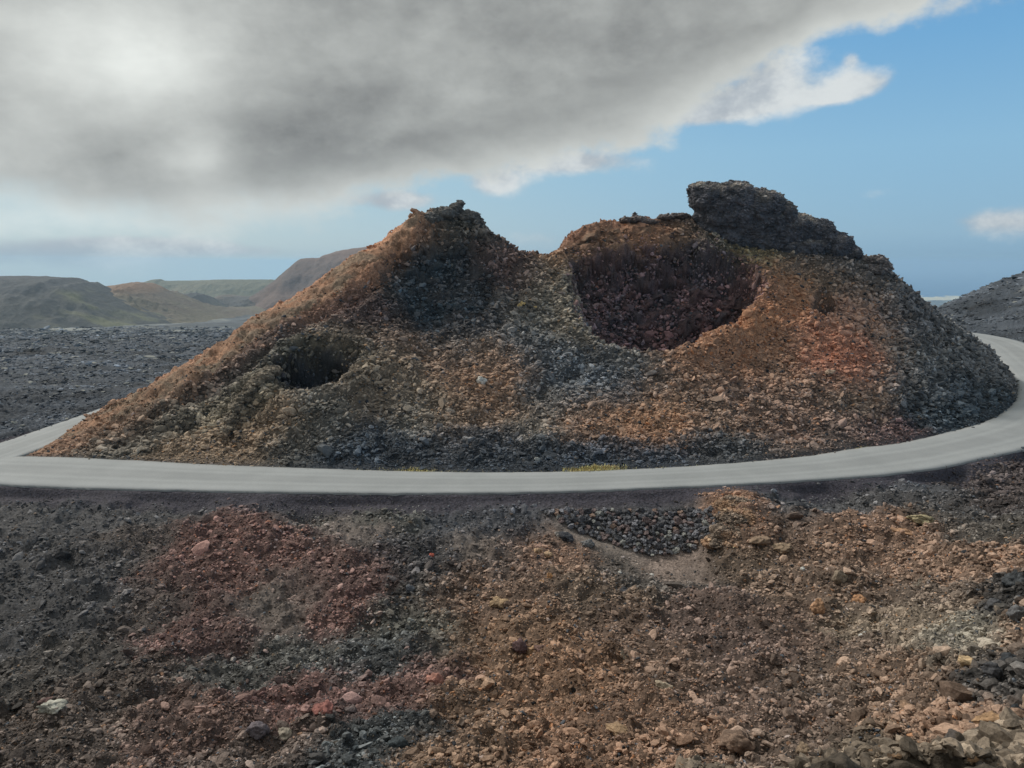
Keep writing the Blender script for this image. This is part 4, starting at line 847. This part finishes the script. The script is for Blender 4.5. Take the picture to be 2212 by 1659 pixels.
# ------------------------------------------------------------------ sky
SUN_EL, SUN_AZ = math.radians(43), math.radians(-52)      # azimuth from +Y towards +X
world = bpy.data.worlds.new('World'); scene.world = world; world.use_nodes = True; N = NT(world.node_tree)
out = N.n('ShaderNodeOutputWorld'); bg = N.n('ShaderNodeBackground'); N.l(bg.outputs[0], out.inputs[0])
sky = N.n('ShaderNodeTexSky', sky_type='NISHITA', sun_disc=False, sun_elevation=SUN_EL, sun_rotation=SUN_AZ, altitude=300, air_density=1.0, dust_density=1.0, ozone_density=2.0)
tc = N.n('ShaderNodeTexCoord'); sx = N.n('ShaderNodeSeparateXYZ'); N.l(tc.outputs['Generated'], sx.inputs[0])
az = N.m('ARCTAN2', sx.outputs[0], sx.outputs[1]); el = N.m('ARCSINE', N.m('MINIMUM', N.m('MAXIMUM', sx.outputs[2], -1.), 1.))
def ae(u, v):
    dx, dy, dz = ray(u, v); return math.atan2(dx, dy), math.asin(dz / math.sqrt(dx * dx + dy * dy + dz * dz))
# warp of the sky coordinates
comb = N.n('ShaderNodeCombineXYZ'); N.l(az, comb.inputs[0]); N.l(N.m('MULTIPLY', el, 1.5), comb.inputs[1])
def noise(scale, detail, rough, off=0.0, sy_=1.0, dxy=(0, 0)):
    mp = N.n('ShaderNodeMapping'); mp.inputs['Location'].default_value = (off + dxy[0], off * .7 + dxy[1], off); mp.inputs['Scale'].default_value = (1, sy_, 1); mp.inputs['Rotation'].default_value = (0, 0, -.25); N.l(comb.outputs[0], mp.inputs[0])
    t = N.n('ShaderNodeTexNoise', i_Scale=scale, i_Detail=detail, i_Roughness=rough); N.l(mp.outputs[0], t.inputs['Vector']); return N.m('SUBTRACT', t.outputs[0], .5)
nA, nB, nC = noise(4.5, 9, .58, 0), noise(9, 9, .62, 7.3), noise(3, 6, .5, 3.1)
EDGE = [(-600, 560), (0, 535), (300, 520), (600, 482), (780, 444), (900, 424), (1000, 396), (1100, 368), (1250, 345), (1400, 300), (1500, 262), (1600, 200), (1720, 115), (1800, 60), (1900, 40), (2120, 15), (2212, -40), (2500, -200)]
AZ0, AZ1, EL0, EL1 = -1.0, 1.0, -.1, .6
fc = N.n('ShaderNodeFloatCurve'); cv = fc.mapping.curves[0]; N.l(N.m('DIVIDE', N.m('SUBTRACT', az, AZ0), AZ1 - AZ0, clamp=True), fc.inputs['Value'])
pl = [((ae(u, v)[0] - AZ0) / (AZ1 - AZ0), (ae(u, v)[1] - EL0) / (EL1 - EL0)) for u, v in EDGE]
cv.points[0].location = pl[0]; cv.points[1].location = pl[-1]
for q in pl[1:-1]: cv.points.new(*q)
fc.mapping.update()
edge = N.m('ADD', N.m('MULTIPLY', fc.outputs[0], EL1 - EL0), EL0)
sd = N.m('SUBTRACT', el, edge)                                   # radians above the lower edge of the cloud deck
sdn = N.m('ADD', sd, N.m('ADD', N.m('MULTIPLY', nA, .16), N.m('MULTIPLY', nB, .07)))
def sst(vv, a, b_):
    n = N.n('ShaderNodeMapRange', interpolation_type='SMOOTHSTEP'); n.inputs[1].default_value = a; n.inputs[2].default_value = b_; N.l(vv, n.inputs[0]); return n.outputs[0]
def blob(u, v, su, sv, amp, warp=None):
    a0, e0 = ae(u, v); k = 2 * TANX / 2212 * .85
    dx = N.m('DIVIDE', N.m('SUBTRACT', az, a0), su * k); dy = N.m('DIVIDE', N.m('SUBTRACT', el, e0), sv * k)
    r2 = N.m('ADD', N.m('MULTIPLY', dx, dx), N.m('MULTIPLY', dy, dy))
    return N.m('MULTIPLY', N.m('EXPONENT', N.m('MULTIPLY', r2, -1.)), amp)
def addall(L):
    r = L[0]
    for q in L[1:]: r = N.m('ADD', r, q)
    return r
deck = sst(N.m('MULTIPLY', sdn, N.ramp(N.m('ADD', az, .6), [(0, .28), (.3, .4), (.55, 1.0)])), -.008, .022)
puff = addall([blob(1640, 150, 130, 60, .9), blob(1590, 225, 170, 38, 1.0), blob(1500, 250, 90, 30, .6), blob(1870, 180, 80, 30, .85), blob(1790, 212, 60, 14, .5), blob(1840, 130, 22, 20, .5), blob(1230, 348, 170, 34, 1.1), blob(1070, 395, 80, 34, .9), blob(840, 432, 140, 30, 1.1), blob(2180, 100, 60, 18, .5), blob(2170, 5, 60, 20, .5), blob(2170, 478, 150, 34, .8), blob(560, 545, 200, 20, .5), blob(60, 550, 260, 40, 1.0), blob(330, 530, 200, 24, .7), blob(1200, 515, 200, 36, .5), blob(1900, 420, 260, 14, .2)])
pm = sst(N.m('ADD', N.m('MULTIPLY', puff, .8), N.m('ADD', N.m('MULTIPLY', nB, 1.3), N.m('MULTIPLY', nA, .55))), .25, .75)
# deck brightness: thick grey underside, bright thin parts to the left, light fringe along the edge
core = sst(sdn, .0, .075)
nD = noise(6, 8, .55, 12.7, 1.6)
bright = addall([blob(230, 90, 230, 110, .42), blob(60, 260, 130, 70, .10), blob(300, 200, 180, 80, .16), blob(20, 380, 160, 90, .16), blob(430, 340, 90, 60, .22), blob(150, 490, 320, 50, .26), blob(520, 440, 220, 36, .12), blob(600, 80, 300, 80, .03), blob(1000, 130, 300, 120, .05), blob(800, 350, 300, 60, -.07), blob(1150, 290, 280, 50, -.06), blob(480, 250, 130, 60, -.03), blob(100, 290, 160, 50, -.05), blob(1300, 100, 300, 100, -.02)])
nBs = noise(9, 9, .62, 7.3, dxy=(.022, -.03)); nAs = noise(4.5, 9, .58, 0, dxy=(.035, -.045)); relief = N.m('ADD', N.m('MULTIPLY', N.m('SUBTRACT', nB, nBs), .18), N.m('MULTIPLY', N.m('SUBTRACT', nA, nAs), .24))
base = N.m('ADD', N.m('ADD', .355, bright), N.m('ADD', N.m('MULTIPLY', nA, .24), N.m('ADD', N.m('MULTIPLY', nB, .12), N.m('ADD', N.m('MULTIPLY', nD, .20), relief))))
# behind and above the view the deck is brighter where the sun stands behind it
sunv = (math.sin(SUN_AZ) * math.cos(SUN_EL), math.cos(SUN_AZ) * math.cos(SUN_EL), math.sin(SUN_EL))
dt = N.vm('DOT_PRODUCT', tc.outputs['Generated'], sunv).outputs['Value']
glow = N.m('MULTIPLY', N.m('POWER', N.m('MAXIMUM', dt, 0.), 6.), .9)
hi = sst(el, .52, .9)
base = N.m('ADD', base, N.m('ADD', N.m('MULTIPLY', glow, hi), N.m('MULTIPLY', hi, .12)))
fringe = N.m('MULTIPLY', N.m('SUBTRACT', 1., core), .30)
val = N.m('MAXIMUM', N.m('ADD', base, fringe), .12)
cl = N.n('ShaderNodeCombineColor'); N.l(N.m('MULTIPLY', val, .965), cl.inputs[0]); N.l(val, cl.inputs[1]); N.l(N.m('ADD', N.m('MULTIPLY', val, .945), .012), cl.inputs[2])
# clear sky
skm = N.vm('SCALE', sky.outputs[0]); skm.inputs[3].default_value = .10
azr = sst(az, -.5, .55); elf = N.m('MULTIPLY', el, 2.2, clamp=True)
rr = N.ramp(elf, [(0, (.20, .39, .59)), (.08, (.26, .46, .64)), (.30, (.26, .50, .71)), (.55, (.17, .42, .70)), (.95, (.10, .30, .62))]); ll = N.ramp(elf, [(0, (.50, .62, .66)), (.25, (.40, .59, .68)), (.9, (.2, .45, .72))])
clear = mixc(N, .85, skm.outputs[0], mixc(N, azr, ll, rr))
c1 = mixc(N, pm, clear, mixc(N, sst(N.m('ADD', nB, relief), -.12, .2), (.42, .47, .52), (.70, .74, .75))); c2 = mixc(N, deck, c1, cl.outputs[0])
N.l(c2, bg.inputs[0]); bg.inputs[1].default_value = 1.0
world.cycles.sampling_method = 'MANUAL'; world.cycles.sample_map_resolution = 512
# ------------------------------------------------------------------ sun
sl = bpy.data.lights.new('sun', 'SUN'); sl.energy = 2.5; sl.angle = math.radians(6); sl.color = (1, .95, .87)
so = bpy.data.objects.new('sun', sl); col.objects.link(so)
so.rotation_euler = Vector((-sunv[0], -sunv[1], -sunv[2])).to_track_quat('-Z', 'Y').to_euler()
# ------------------------------------------------------------------ camera
cam = bpy.data.cameras.new('camera'); co = bpy.data.objects.new('camera', cam); col.objects.link(co); scene.camera = co
cam.sensor_width = 36; cam.lens = 18 / TANX; cam.clip_start = .1; cam.clip_end = 200000
co.location = (0, 0, CAMZ); co.rotation_euler = (PI / 2 - PITCH, 0, 0)
scene.view_settings.view_transform = 'Standard'; scene.view_settings.look = 'None'; scene.view_settings.exposure = 0; scene.view_settings.gamma = 1
scene.cycles.max_bounces = 5; scene.cycles.diffuse_bounces = 3; scene.cycles.volume_bounces = 1; scene.cycles.use_denoising = True
